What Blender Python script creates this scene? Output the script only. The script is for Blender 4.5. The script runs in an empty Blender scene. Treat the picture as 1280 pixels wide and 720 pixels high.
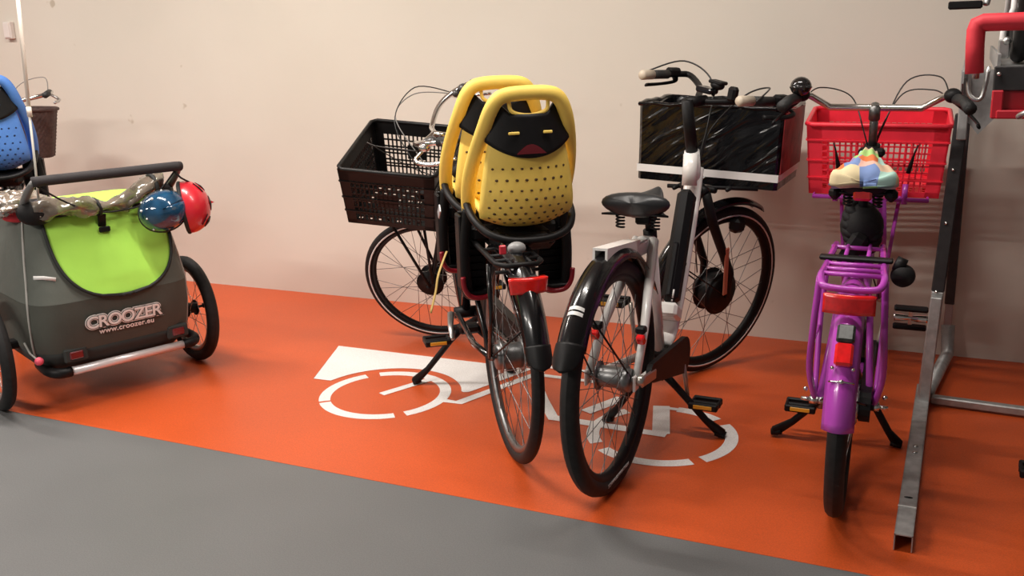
import bpy, math, random
from mathutils import Vector, Matrix, Euler
random.seed(7)
pi = math.pi
R = math.radians
scn = bpy.context.scene
COL = scn.collection

# ------------------------------------------------------------------ materials
MATS = {}
def mat(name, col, rough=.5, metal=0., noise=0., nscale=20., bump=0., bscale=80., coat=0., trans=0., emis=None, es=0., spec=.5, alpha=1.):
    if name in MATS: return MATS[name]
    m = bpy.data.materials.new(name); m.use_nodes = True
    nt = m.node_tree; b = nt.nodes['Principled BSDF']
    b.inputs['Base Color'].default_value = (*col, 1)
    b.inputs['Roughness'].default_value = rough
    b.inputs['Metallic'].default_value = metal
    b.inputs['Specular IOR Level'].default_value = spec
    b.inputs['Coat Weight'].default_value = coat
    b.inputs['Coat Roughness'].default_value = .08
    b.inputs['Transmission Weight'].default_value = trans
    b.inputs['Alpha'].default_value = alpha
    if emis: b.inputs['Emission Color'].default_value = (*emis, 1); b.inputs['Emission Strength'].default_value = es
    tc = nt.nodes.new('ShaderNodeTexCoord')
    if noise:
        n = nt.nodes.new('ShaderNodeTexNoise'); n.inputs['Scale'].default_value = nscale; n.inputs['Detail'].default_value = 5
        nt.links.new(tc.outputs['Object'], n.inputs['Vector'])
        r = nt.nodes.new('ShaderNodeValToRGB')
        r.color_ramp.elements[0].position = .3; r.color_ramp.elements[1].position = .7
        r.color_ramp.elements[0].color = (*[c*(1-noise) for c in col], 1)
        r.color_ramp.elements[1].color = (*[min(1, c*(1+noise)) for c in col], 1)
        nt.links.new(n.outputs['Fac'], r.inputs['Fac']); nt.links.new(r.outputs['Color'], b.inputs['Base Color'])
    if bump:
        n2 = nt.nodes.new('ShaderNodeTexNoise'); n2.inputs['Scale'].default_value = bscale; n2.inputs['Detail'].default_value = 4
        nt.links.new(tc.outputs['Object'], n2.inputs['Vector'])
        bp = nt.nodes.new('ShaderNodeBump'); bp.inputs['Strength'].default_value = bump; bp.inputs['Distance'].default_value = .01
        nt.links.new(n2.outputs['Fac'], bp.inputs['Height']); nt.links.new(bp.outputs['Normal'], b.inputs['Normal'])
    MATS[name] = m
    return m
rubber = mat('rubber', (.012, .011, .011), .65, noise=.3, nscale=60, spec=.35)
black = mat('black_paint', (.006, .006, .007), .22, coat=.5, spec=.4)
matte = mat('black_plastic', (.006, .0055, .006), .5, noise=.2, nscale=40, spec=.25)
softblack = mat('soft_black', (.010, .009, .0095), .7, bump=.1, bscale=300, spec=.3)
chrome = mat('chrome', (.75, .73, .7), .18, 1., noise=.08, nscale=30)
alu = mat('brushed_aluminium', (.55, .55, .54), .38, 1., noise=.12, nscale=60)
darkalu = mat('grey_steel', (.22, .22, .22), .4, .9, noise=.2, nscale=60)
galv = mat('galvanised_steel', (.42, .425, .42), .5, .55, noise=.18, nscale=35, bump=.1, bscale=60)
darkpost = mat('dark_coated_steel', (.035, .033, .034), .45, .2, noise=.2, nscale=30)
white = mat('white_paint', (.82, .8, .77), .25, coat=.5, noise=.02)
purple = mat('purple_paint', (.46, .06, .46), .25, coat=.5, noise=.05)
yellow = mat('yellow_foam', (.95, .67, .13), .6, noise=.06, nscale=12, bump=.05, bscale=200)
blue = mat('blue_foam', (.08, .22, .62), .6, noise=.08, nscale=12)
redref = mat('red_reflector', (.75, .012, .015), .15, coat=1., noise=.15, nscale=50)
darkred = mat('dark_red_lens', (.13, .006, .012), .2, coat=.6)
redtrim = mat('red_plastic_trim', (.26, .008, .018), .3)
amber = mat('amber_reflector', (.85, .42, .03), .3, coat=.6)
redcrate = mat('red_crate_plastic', (.90, .032, .06), .38, noise=.08, nscale=14)
blackcrate = mat('black_crate_plastic', (.007, .0065, .0065), .45, noise=.3, nscale=25, spec=.35)
grip_m = mat('grip_rubber', (.02, .02, .02), .6, bump=.3, bscale=150)
beige = mat('beige_grip', (.55, .47, .37), .5)
redfoam = mat('red_foam_pad', (.72, .035, .055), .6, noise=.05, nscale=30)
greyfab = mat('grey_green_fabric', (.105, .114, .098), .85, noise=.12, nscale=6, bump=.15, bscale=30)
darkfab = mat('dark_grey_fabric', (.03, .033, .031), .9, noise=.1, nscale=8)
greenfab = mat('lime_fabric', (.42, .80, .10), .8, noise=.07, nscale=5, bump=.25, bscale=9)
piping = mat('black_piping', (.012, .012, .012), .7)
greypipe = mat('grey_piping', (.4, .39, .36), .6)
lettering = mat('white_lettering', (.85, .84, .82), .5)
reflwhite = mat('reflective_white', (.85, .84, .82), .3)
cable_m = mat('cable_black', (.015, .015, .015), .4)
cable_g = mat('cable_grey', (.2, .19, .18), .4)
clear = mat('crumpled_clear_plastic', (.30, .25, .20), .10, noise=.35, nscale=14, bump=1., bscale=16, trans=.45, coat=1.)
silvergrey = mat('reflective_grey_sticker', (.5, .5, .52), .4, .3)
brownwicker = mat('brown_basket', (.06, .03, .025), .75, noise=.35, nscale=70, bump=.3, bscale=90)

# ------------------------------------------------------------------ geometry collector
I4 = Matrix.Identity(4)
class G:
    def __init__(s, M=None): s.v = []; s.f = []; s.sm = []; s.M = M or I4
    def add(s, vs, fs, smooth=True):
        o = len(s.v); s.v += [s.M @ Vector(v) for v in vs]
        s.f += [tuple(i+o for i in f) for f in fs]; s.sm += [smooth]*len(fs)
        return s
    def box(s, c, d, rot=None, b=.0):
        m = Matrix.Translation(Vector(c)) @ (Euler(rot).to_matrix().to_4x4() if rot else I4)
        x, y, z = [k/2 for k in d]
        b = min(b, x*.9, y*.9, z*.9)
        if b <= 0:
            vs = [m @ Vector((i*x, j*y, k*z)) for i in (-1, 1) for j in (-1, 1) for k in (-1, 1)]
            return s.add(vs, [(0,1,3,2),(4,6,7,5),(0,4,5,1),(2,3,7,6),(0,2,6,4),(1,5,7,3)], False)
        vs = []; idx = {}
        for i in (-1, 1):
            for j in (-1, 1):
                for k in (-1, 1):
                    for a, p in enumerate(((i*x, j*(y-b), k*(z-b)), (i*(x-b), j*y, k*(z-b)), (i*(x-b), j*(y-b), k*z))):
                        idx[(i, j, k, a)] = len(vs); vs.append(m @ Vector(p))
        g = lambda *q: idx[q]
        fs = []
        for i in (-1, 1):
            q = [g(i,-1,-1,0), g(i,1,-1,0), g(i,1,1,0), g(i,-1,1,0)]; fs.append(tuple(q if i > 0 else q[::-1]))
            q = [g(-1,i,-1,1), g(-1,i,1,1), g(1,i,1,1), g(1,i,-1,1)]; fs.append(tuple(q if i > 0 else q[::-1]))
            q = [g(-1,-1,i,2), g(1,-1,i,2), g(1,1,i,2), g(-1,1,i,2)]; fs.append(tuple(q if i > 0 else q[::-1]))
        for j in (-1, 1):
            for k in (-1, 1):
                q = [g(-1,j,k,1), g(1,j,k,1), g(1,j,k,2), g(-1,j,k,2)]; fs.append(tuple(q if j*k > 0 else q[::-1]))
                q = [g(j,-1,k,0), g(j,1,k,0), g(j,1,k,2), g(j,-1,k,2)]; fs.append(tuple(q[::-1] if j*k > 0 else q))
                q = [g(j,k,-1,0), g(j,k,1,0), g(j,k,1,1), g(j,k,-1,1)]; fs.append(tuple(q if j*k > 0 else q[::-1]))
        for i in (-1, 1):
            for j in (-1, 1):
                for k in (-1, 1):
                    q = [g(i,j,k,0), g(i,j,k,1), g(i,j,k,2)]; fs.append(tuple(q if i*j*k > 0 else q[::-1]))
        return s.add(vs, fs, False)
    def tube(s, pts, r=.01, n=10, smooth=0, closed=False, flat=None, cap=True):
        """sweep; r number or list; flat=(ry,rz) scale of section; smooth = catmull-rom subdivisions"""
        P = [Vector(p) for p in pts]
        rr = list(r) if isinstance(r, (list, tuple)) else [r]*len(P)
        if smooth:
            Q = []; q = []
            m = len(P); rng = m if closed else m-1
            for i in range(rng):
                if closed: p0, p1, p2, p3 = P[(i-1) % m], P[i], P[(i+1) % m], P[(i+2) % m]; ra, rb = rr[i], rr[(i+1) % m]
                else: p0, p1, p2, p3 = P[max(i-1, 0)], P[i], P[i+1], P[min(i+2, m-1)]; ra, rb = rr[i], rr[i+1]
                for k in range(smooth):
                    t = k/smooth
                    Q.append(.5*((2*p1)+(-p0+p2)*t+(2*p0-5*p1+4*p2-p3)*t*t+(-p0+3*p1-3*p2+p3)*t**3)); q.append(ra+(rb-ra)*t)
            if not closed: Q.append(P[-1]); q.append(rr[-1])
            P, rr = Q, q
        m = len(P)
        T = []
        for i in range(m):
            if closed: d = P[(i+1) % m]-P[(i-1) % m]
            else: d = P[min(i+1, m-1)]-P[max(i-1, 0)]
            T.append(d.normalized() if d.length > 1e-9 else Vector((0, 0, 1)))
        up = Vector((0, 0, 1)) if abs(T[0].z) < .9 else Vector((0, 1, 0))
        nrm = (up-T[0]*up.dot(T[0])).normalized(); vs = []
        fy, fz = flat or (1, 1)
        for i in range(m):
            nrm = (nrm-T[i]*nrm.dot(T[i])).normalized(); bn = T[i].cross(nrm)
            for k in range(n):
                a = 2*pi*k/n; vs.append(P[i]+(bn*math.cos(a)*fy+nrm*math.sin(a)*fz)*rr[i])
        fs = []
        for i in range(m if closed else m-1):
            j = (i+1) % m
            for k in range(n):
                l = (k+1) % n; fs.append((i*n+k, i*n+l, j*n+l, j*n+k))
        if cap and not closed: fs.append(tuple(range(n))[::-1]); fs.append(tuple((m-1)*n+k for k in range(n)))
        return s.add(vs, fs)
    def cyl(s, a, b, r, r2=None, n=20): return s.tube([a, b], [r, r2 if r2 is not None else r], n)
    def rev(s, c, axis, prof, n=48, a0=0., a1=2*pi):
        """revolve profile [(radius, along)] about axis through c"""
        ax = Vector(axis).normalized(); u = Vector((0, 0, 1)) if abs(ax.z) < .9 else Vector((1, 0, 0))
        u = (u-ax*u.dot(ax)).normalized(); w = ax.cross(u); c = Vector(c)
        full = abs(a1-a0-2*pi) < 1e-6; m = n if full else n+1; k = len(prof)
        vs = []
        for i in range(m):
            a = a0+(a1-a0)*i/n; d = u*math.cos(a)+w*math.sin(a)
            for r, h in prof: vs.append(c+d*r+ax*h)
        fs = [(i*k+j, ((i+1) % m)*k+j, ((i+1) % m)*k+j+1, i*k+j+1) for i in range(n) for j in range(k-1)]
        return s.add(vs, fs)
    def ball(s, c, r, sc=(1, 1, 1), n=20, M=None):
        vs = []; k = n//2
        for i in range(k+1):
            t = pi*i/k
            for j in range(n):
                p = 2*pi*j/n; q = Vector((math.sin(t)*math.cos(p)*sc[0], math.sin(t)*math.sin(p)*sc[1], math.cos(t)*sc[2]))*r
                vs.append(Vector(c)+(M @ q if M else q))
        fs = [(i*n+j, (i+1)*n+j, (i+1)*n+(j+1) % n, i*n+(j+1) % n) for i in range(k) for j in range(n)]
        return s.add(vs, fs)
    def prism(s, poly, o, ux, uy, th, smooth=False):
        """polygon in plane o+ux*a+uy*b extruded along normal by th (centred)"""
        o, ux, uy = Vector(o), Vector(ux), Vector(uy); nz = ux.cross(uy).normalized()*th/2; k = len(poly)
        vs = [o+ux*a+uy*b-nz for a, b in poly]+[o+ux*a+uy*b+nz for a, b in poly]
        fs = [tuple(range(k))[::-1], tuple(range(k, 2*k))]+[(i, (i+1) % k, (i+1) % k+k, i+k) for i in range(k)]
        return s.add(vs, fs, smooth)
    def grid(s, fn, nu, nv, th=0., smooth=True):
        """surface fn(u,v) u,v in 0..1; th thickness along normal"""
        P = [[Vector(fn(i/nu, j/nv)) for j in range(nv+1)] for i in range(nu+1)]
        def nor(i, j):
            a = P[min(i+1, nu)][j]-P[max(i-1, 0)][j]; b = P[i][min(j+1, nv)]-P[i][max(j-1, 0)]
            c = a.cross(b); return c.normalized() if c.length > 1e-12 else Vector((0, 0, 1))
        w = nv+1; vs = [P[i][j] for i in range(nu+1) for j in range(w)]
        fs = [(i*w+j, (i+1)*w+j, (i+1)*w+j+1, i*w+j+1) for i in range(nu) for j in range(nv)]
        if th:
            o = len(vs); vs += [P[i][j]-nor(i, j)*th for i in range(nu+1) for j in range(w)]
            fs += [tuple(q+o for q in f[::-1]) for f in fs[:nu*nv]]
            for i in range(nu):
                fs.append((i*w, i*w+o, (i+1)*w+o, (i+1)*w)); fs.append((i*w+nv, (i+1)*w+nv, (i+1)*w+nv+o, i*w+nv+o))
            for j in range(nv):
                fs.append((j, j+1, j+1+o, j+o)); fs.append((nu*w+j, nu*w+j+o, nu*w+j+1+o, nu*w+j+1))
        return s.add(vs, fs, smooth)
    def build(s, name, m, parent=None, **kw):
        me = bpy.data.meshes.new(name); me.from_pydata([tuple(v) for v in s.v], [], s.f); me.update()
        for p, q in zip(me.polygons, s.sm): p.use_smooth = q
        me.materials.append(m)
        o = bpy.data.objects.new(name, me); COL.objects.link(o)
        if parent: o.parent = parent
        for k, v in kw.items(): o[k] = v
        return o
def fixn(o):
    import bmesh
    b = bmesh.new(); b.from_mesh(o.data); bmesh.ops.recalc_face_normals(b, faces=b.faces); b.to_mesh(o.data); b.free(); return o

def thing(name, label, cat, loc=(0, 0, 0), rot=(0, 0, 0), group=None):
    o = bpy.data.objects.new(name, None); o.empty_display_size = .1; COL.objects.link(o)
    o.location = loc; o.rotation_euler = rot; o['label'] = label; o['category'] = cat
    if group: o['group'] = group
    return o
def tag(o, label, cat, group=None):
    o['label'] = label; o['category'] = cat
    if group: o['group'] = group
    return o
def struct(o): o['kind'] = 'structure'; return o

def text_mesh(body, size, m, name, parent, M, ext=.0006, shear=0., space=1., bold=0.):
    c = bpy.data.curves.new('t', 'FONT'); c.body = body; c.size = size; c.extrude = ext; c.align_x = 'CENTER'; c.align_y = 'CENTER'
    c.shear = shear; c.space_character = space; c.offset = bold
    t = bpy.data.objects.new('t', c); COL.objects.link(t)
    bpy.context.view_layer.update()
    me = bpy.data.meshes.new_from_object(t.evaluated_get(bpy.context.evaluated_depsgraph_get()))
    bpy.data.objects.remove(t); bpy.data.curves.remove(c)
    me.transform(M); me.materials.clear(); me.materials.append(m); me.name = name
    o = bpy.data.objects.new(name, me); COL.objects.link(o)
    if parent: o.parent = parent
    return o

def steer(ax, ha, deg):
    """rotation about the steering axis through ax (x,z), head angle ha"""
    A = Vector((ax[0], 0, ax[1])); d = Vector((-math.cos(R(ha)), 0, math.sin(R(ha))))
    return Matrix.Translation(A) @ Matrix.Rotation(R(deg), 4, d) @ Matrix.Translation(-A)

# ------------------------------------------------------------------ bicycle parts (x forward, y left, z up)
def wheel(par, c, Rd, tw, name, M=None, rim_m=darkalu, nsp=32, hub=(.02, .07), hub_m=alu, stripe=False, flange=.03, rim_d=.022, spoke_m=None):
    c = Vector(c)
    k = 12; prof = [(Rd-tw+tw*math.cos(2*pi*i/k), tw*1.0*math.sin(2*pi*i/k)) for i in range(k+1)]
    ty = G(M).rev(c, (0, 1, 0), prof, 64).build(name, rubber, par)
    r0 = Rd-2*tw+.006; w = tw*.62
    rp = [(r0, -w), (r0, w), (r0-rim_d*.6, w*.95), (r0-rim_d, w*.35), (r0-rim_d, -w*.35), (r0-rim_d*.6, -w*.95), (r0, -w)]
    G(M).rev(c, (0, 1, 0), rp, 64).build('rim', rim_m, ty)
    if stripe:
        g = G(M)
        for sg in (-1, 1):
            rs = Rd-tw*1.35
            off = math.sqrt(max(0, tw**2-(Rd-tw-rs)**2))*1.0+.0012
            g.rev(c, (0, 1, 0), [(rs-.003, sg*(off-.0015)), (rs-.003, sg*off), (rs+.003, sg*off), (rs+.003, sg*(off-.0015))], 64)
        g.build('reflective_stripe', reflwhite, ty)
    hr, hw = hub
    g = G(M); g.rev(c, (0, 1, 0), [(0, -hw/2), (hr*.9, -hw/2), (hr, -hw/2+.006), (hr, hw/2-.006), (hr*.9, hw/2), (0, hw/2)], 28)
    for sg in (-1, 1): g.rev(c, (0, 1, 0), [(.0, sg*flange-.002), (hr+.012, sg*flange-.002), (hr+.012, sg*flange+.002), (0, sg*flange+.002)], 28)
    g.cyl(c+Vector((0, -.065, 0)), c+Vector((0, .065, 0)), .006, n=10)
    for sg in (-1, 1): g.cyl(c+Vector((0, sg*.055, 0)), c+Vector((0, sg*.068, 0)), .011, n=6)
    g.build('hub', hub_m, ty)
    g = G(M); rr = r0-rim_d+.002
    for i in range(nsp):
        a = 2*pi*i/nsp; sg = 1 if i % 2 else -1; t = (1 if (i//2) % 2 else -1)*R(62)
        p = c+Vector((math.cos(a)*rr, sg*.004, math.sin(a)*rr)); q = c+Vector((math.cos(a+t)*(hr+.008), sg*flange, math.sin(a+t)*(hr+.008)))
        g.tube([p, q], .0013, 5, cap=False)
    g.build('spokes', spoke_m or darkalu, ty)
    return ty

def fender(par, c, Rf, w, a0, a1, m, name='rear_fender', M=None, th=.0025, arch=.35, flap=None, stay=None):
    """a measured from +x through +z (90 up, 180 back)"""
    def fn(u, v, ww=w, rf=Rf, b0=a0, b1=a1):
        a = R(b0+(b1-b0)*u); s = (v-.5)*2; rad = rf-ww*arch*(s*s)
        return (c[0]+math.cos(a)*rad, s*ww/2, c[2]+math.sin(a)*rad)
    f = fixn(G(M).grid(fn, 40, 8, th).build(name, m, par))
    if flap:
        fixn(G(M).grid(lambda u, v: fn(u, .5+(v-.5)*(.96 if u < .5 else .96*math.sqrt(max(.02, 1-((u-.5)*2)**2))), w, Rf+.004+.010*u, a1-3, a1+flap), 12, 10, .004).build('mud_flap', matte, f))
    if stay:
        g = G(M)
        for sa in stay:
            for sg in (-1, 1):
                g.tube([(c[0]+math.cos(R(sa))*(Rf-w*arch-.004), sg*(w*.5-.002), c[2]+math.sin(R(sa))*(Rf-w*arch-.004)), (c[0], sg*.062, c[2])], .003, 6)
        g.build('fender_stay', matte, f)
    return f

def saddle(par, c, L, W, m=softblack, tilt=0., name='saddle', cover=None):
    """c = rear-centre top"""
    M = Matrix.Translation(Vector(c)) @ Matrix.Rotation(R(-tilt), 4, 'Y')
    def half(t): return (W/2-.012)*(1-min(1, t)**.8)**1.25+.020*math.sqrt(max(0, 1-t**8))
    def fn(u, v):
        k = math.sqrt(max(0, 1-(1-min(1, u/.16))**2)); k2 = math.sqrt(max(0, 1-max(0, (u-.92)/.08)**2)); k = k*k2
        h = half(u)*(.25+.75*k) if u > 0 else 0; a = 2*pi*v
        zc = -.030+.010*u; rz = (.046*(1-.5*u))*k
        x = u*L-.004
        return (x+.012*abs(math.sin(a))*(1-u)*(-.6), math.sin(a)*h*k, zc+math.cos(a)*rz*(1 if math.cos(a) > 0 else .8)+.010*abs(math.sin(a))**2*(1-u)-.014*math.sin(pi*u))
    o = fixn(G(M).grid(fn, 30, 24).build(name, m, par))
    g = G(M)
    g.grid(lambda u, v: (.02+u*L*.9, (v-.5)*1.5*half(u), -.056), 20, 6, .006)
    g.build('saddle_base', matte, o)
    g = G(M)
    for sg in (-1, 1):
        g.tube([(.05, sg*W*.22, -.05), (.09, sg*.03, -.075), (.17, sg*.022, -.08), (L*.85, sg*.012, -.05)], .0035, 6, smooth=4)
        # coil springs
        pts = [(.05+.014*math.cos(k*.7), sg*W*.21+.012*math.sin(k*.7), -.055-k*.0011) for k in range(46)]
        g.tube(pts, .0032, 5)
    g.box((.12, 0, -.085), (.05, .05, .03), b=.006)
    g.build('saddle_rails', matte, o)
    return o

def pedal(par, c, M=None, m=matte, refl=True, chrome_core=False, name='pedal', tilt=0):
    Mp = (M or I4) @ Matrix.Translation(Vector(c)) @ Matrix.Rotation(R(tilt), 4, 'Y')
    g = G(Mp)
    for sx in (-1, 1): g.box((sx*.034, 0, 0), (.014, .098, .024), b=.004)
    if not chrome_core:
        for sy in (-1, 1): g.box((0, sy*.044, 0), (.06, .010, .02), b=.003)
    p = g.build(name, m, par)
    k = G(Mp)
    k.tube([(0, -.05, 0), (0, -.02, 0), (0, 0, 0), (0, .02, 0), (0, .048, 0)], [.013, .012, .007, .011, .013] if chrome_core else .009, 14, smooth=4)
    if chrome_core: k.box((0, 0, 0), (.07, .012, .006))
    k.build('pedal_axle', chrome if chrome_core else matte, p)
    if refl:
        for sx in (-1, 1): G(Mp).box((sx*.0415, 0, 0), (.003, .062, .013), b=.001).build('pedal_reflector', amber, p)
    return p

def cranks(par, bb, L, ang, side_off=.09, m=alu, ped=None, pedr=None, **kw):
    """ang: angle of left crank (deg from +x to +z)"""
    out = []
    for sg, a in ((1, ang), (-1, ang+180)):
        e = Vector((bb[0]+math.cos(R(a))*L, sg*(side_off), bb[2]+math.sin(R(a))*L))
        b = Vector((bb[0], sg*(side_off-.025), bb[2]))
        G().tube([b, (b+e)/2+Vector((0, sg*.004, 0)), e], [.014, .011, .010], 10, flat=(1, .7)).build('crank_arm', m, par)
        kk = dict(kw)
        out.append(pedal(par, e+Vector((0, sg*.06, 0)), **kk))
    G().rev((bb[0], 0, bb[2]), (0, 1, 0), [(0, -.045), (.022, -.045), (.024, 0), (.022, .045), (0, .045)], 20).build('bottom_bracket', matte, par)
    return out

def double_stand(par, piv, feet, m=matte):
    out = []
    for sg, ft in zip((1, -1), feet):
        g = G()
        a = Vector((piv[0], sg*.035, piv[2])); b = Vector((piv[0]+.01, sg*.07, piv[2]-.04)); c = Vector(ft)
        d = (b*.35+c*.65)
        g.tube([a, b, d, c+Vector((0, 0, .016))], [.014, .012, .012, .018], 10)
        g.tube([c+Vector((0, -sg*.02, .02)), c+Vector((0, sg*.012, .012))], [.017, .014], 10, flat=(1.3, .8))
        out.append(g.build('kickstand_leg', m, par))
    G().box((piv[0], 0, piv[2]+.005), (.06, .08, .035), b=.008).build('kickstand_bracket', m, par)
    return out

def chaincase(par, hub, bb, y=-.055, m=matte, rb=.095, rh=.06, th=.035):
    hub, bb = Vector(hub), Vector(bb); d = (bb-hub).normalized(); up = Vector((-d.z, 0, d.x)); poly = []
    for k in range(13):
        a = R(90)-pi*k/12; p = bb+(d*math.cos(a)+up*math.sin(a))*rb; poly.append((p.x, p.z))
    for k in range(9):
        a = R(-90)-pi*k/8; p = hub+(d*math.cos(a)+up*math.sin(a))*rh; poly.append((p.x, p.z))
    return G().prism(poly, (0, y, 0), (1, 0, 0), (0, 0, 1), th).build('chain_case', m, par)

def lever(par, M, p, dirv, m=matte, sg=1):
    p = Vector(p); d = Vector(dirv)
    g = G(M); g.ball(p, .016, (1.2, 1, .9)); g.tube([p, p+d*.03+Vector((.02, 0, -.012)), p+d*.075+Vector((.025, 0, -.03)), p+d*.11+Vector((.012, 0, -.036))], [.009, .007, .006, .007], 8, smooth=4, flat=(1, .7))
    return g.build('brake_lever', m, par)

# ------------------------------------------------------------------ setting
def floor_material(base, var, rough, name):
    m = bpy.data.materials.new(name); m.use_nodes = True; nt = m.node_tree; b = nt.nodes['Principled BSDF']
    tc = nt.nodes.new('ShaderNodeTexCoord')
    n1 = nt.nodes.new('ShaderNodeTexNoise'); n1.inputs['Scale'].default_value = 1.6; n1.inputs['Detail'].default_value = 6
    n2 = nt.nodes.new('ShaderNodeTexNoise'); n2.inputs['Scale'].default_value = 260; n2.inputs['Detail'].default_value = 2
    r = nt.nodes.new('ShaderNodeValToRGB'); r.color_ramp.elements[0].position = .35; r.color_ramp.elements[1].position = .68
    r.color_ramp.elements[0].color = (*[c*(1-var) for c in base], 1); r.color_ramp.elements[1].color = (*[c*(1+var) for c in base], 1)
    for n in (n1, n2): nt.links.new(tc.outputs['Object'], n.inputs['Vector'])
    nt.links.new(n1.outputs['Fac'], r.inputs['Fac'])
    r2 = nt.nodes.new('ShaderNodeValToRGB'); r2.color_ramp.elements[0].position = .35; r2.color_ramp.elements[1].position = .65
    r2.color_ramp.elements[0].color = (.88, .88, .88, 1); r2.color_ramp.elements[1].color = (1.08, 1.08, 1.08, 1)
    nt.links.new(n2.outputs['Fac'], r2.inputs['Fac'])
    mx = nt.nodes.new('ShaderNodeMix'); mx.data_type = 'RGBA'; mx.blend_type = 'MULTIPLY'; mx.inputs['Factor'].default_value = 1
    nt.links.new(r.outputs['Color'], mx.inputs['A']); nt.links.new(r2.outputs['Color'], mx.inputs['B'])
    nt.links.new(mx.outputs['Result'], b.inputs['Base Color'])
    mr = nt.nodes.new('ShaderNodeMapRange'); mr.inputs['To Min'].default_value = rough-.06; mr.inputs['To Max'].default_value = rough+.08
    nt.links.new(n1.outputs['Fac'], mr.inputs['Value']); nt.links.new(mr.outputs['Result'], b.inputs['Roughness'])
    bp = nt.nodes.new('ShaderNodeBump'); bp.inputs['Strength'].default_value = .05; bp.inputs['Distance'].default_value = .004
    nt.links.new(n2.outputs['Fac'], bp.inputs['Height']); nt.links.new(bp.outputs['Normal'], b.inputs['Normal'])
    return m
m_grey = floor_material((.132, .134, .134), .05, .5, 'grey_epoxy_floor')
m_orange = floor_material((.60, .088, .016), .07, .40, 'orange_epoxy_floor')
m_sign = floor_material((.82, .80, .78), .04, .5, 'white_floor_paint')
WY = 4.149; OY = 2.288
struct(G().add([(-9, -2.5, 0), (7, -2.5, 0), (7, WY+.1, 0), (-9, WY+.1, 0), (-9, -2.5, -.1), (7, -2.5, -.1), (7, WY+.1, -.1), (-9, WY+.1, -.1)],
    [(0,1,2,3),(7,6,5,4),(0,4,5,1),(1,5,6,2),(2,6,7,3),(3,7,4,0)], False).build('floor', m_grey))
struct(G().box((-1, (OY+WY)/2, .0005), (16, WY-OY, .001)).build('trim_1', m_orange))
# wall with faint formwork mottling
m = bpy.data.materials.new('beige_painted_concrete'); m.use_nodes = True; nt = m.node_tree; b = nt.nodes['Principled BSDF']
tc = nt.nodes.new('ShaderNodeTexCoord'); n1 = nt.nodes.new('ShaderNodeTexNoise'); n1.inputs['Scale'].default_value = .9; n1.inputs['Detail'].default_value = 7
r = nt.nodes.new('ShaderNodeValToRGB'); r.color_ramp.elements[0].position = .3; r.color_ramp.elements[1].position = .7
r.color_ramp.elements[0].color = (.65, .605, .525, 1); r.color_ramp.elements[1].color = (.71, .665, .585, 1)
n3 = nt.nodes.new('ShaderNodeTexNoise'); n3.inputs['Scale'].default_value = 9; n3.inputs['Detail'].default_value = 2
r3 = nt.nodes.new('ShaderNodeValToRGB'); r3.color_ramp.elements[0].position = .20; r3.color_ramp.elements[1].position = .25
r3.color_ramp.elements[0].color = (.72, .68, .62, 1); r3.color_ramp.elements[1].color = (1, 1, 1, 1)
mx = nt.nodes.new('ShaderNodeMix'); mx.data_type = 'RGBA'; mx.blend_type = 'MULTIPLY'; mx.inputs['Factor'].default_value = 1
for n in (n1, n3): nt.links.new(tc.outputs['Object'], n.inputs['Vector'])
nt.links.new(n1.outputs['Fac'], r.inputs['Fac']); nt.links.new(n3.outputs['Fac'], r3.inputs['Fac'])
nt.links.new(r.outputs['Color'], mx.inputs['A']); nt.links.new(r3.outputs['Color'], mx.inputs['B']); nt.links.new(mx.outputs['Result'], b.inputs['Base Color'])
b.inputs['Roughness'].default_value = .7
n4 = nt.nodes.new('ShaderNodeTexNoise'); n4.inputs['Scale'].default_value = 40; n4.inputs['Detail'].default_value = 6; nt.links.new(tc.outputs['Object'], n4.inputs['Vector'])
bp = nt.nodes.new('ShaderNodeBump'); bp.inputs['Strength'].default_value = .12; bp.inputs['Distance'].default_value = .004
nt.links.new(n4.outputs['Fac'], bp.inputs['Height']); nt.links.new(bp.outputs['Normal'], b.inputs['Normal'])
m_wall = m
m_ceil = mat('ceiling_concrete', (.5, .48, .45), .9, noise=.05, nscale=3)
CZ = 2.75
struct(G().box((-1, WY+.1, CZ/2), (16, .2, CZ)).build('wall_back', m_wall))
struct(G().box((-1, .8, CZ+.05), (16, 6.9, .1)).build('ceiling', m_ceil))

# junction box on the wall
t = thing('junction_box', 'small white square junction box on the beige wall beside the flag pole tip', 'junction box', (-5.255, WY, 1.471))
G().box((0, -.016, 0), (.062, .032, .10), b=.004).build('housing', mat('white_box_plastic', (.72, .66, .62), .5), t)
G().box((0, -.034, 0), (.05, .006, .085), b=.002).build('lid', mat('white_box_lid', (.76, .70, .66), .5), t)

# painted cargo bicycle pictogram on the floor (x = world x, y = world y)
LAMPS = [(-5.2, 2.4, 1.5, 0, 42), (-2.75, 2.4, 1.5, 0, 54), (-.7, 2.4, 1.2, 0, 26), (-2.9, -1.0, 1.5, 0, 90), (-5.2, -1.0, 1.5, 0, 50)]
WORLD = .14; EXPO = 0.35

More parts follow.
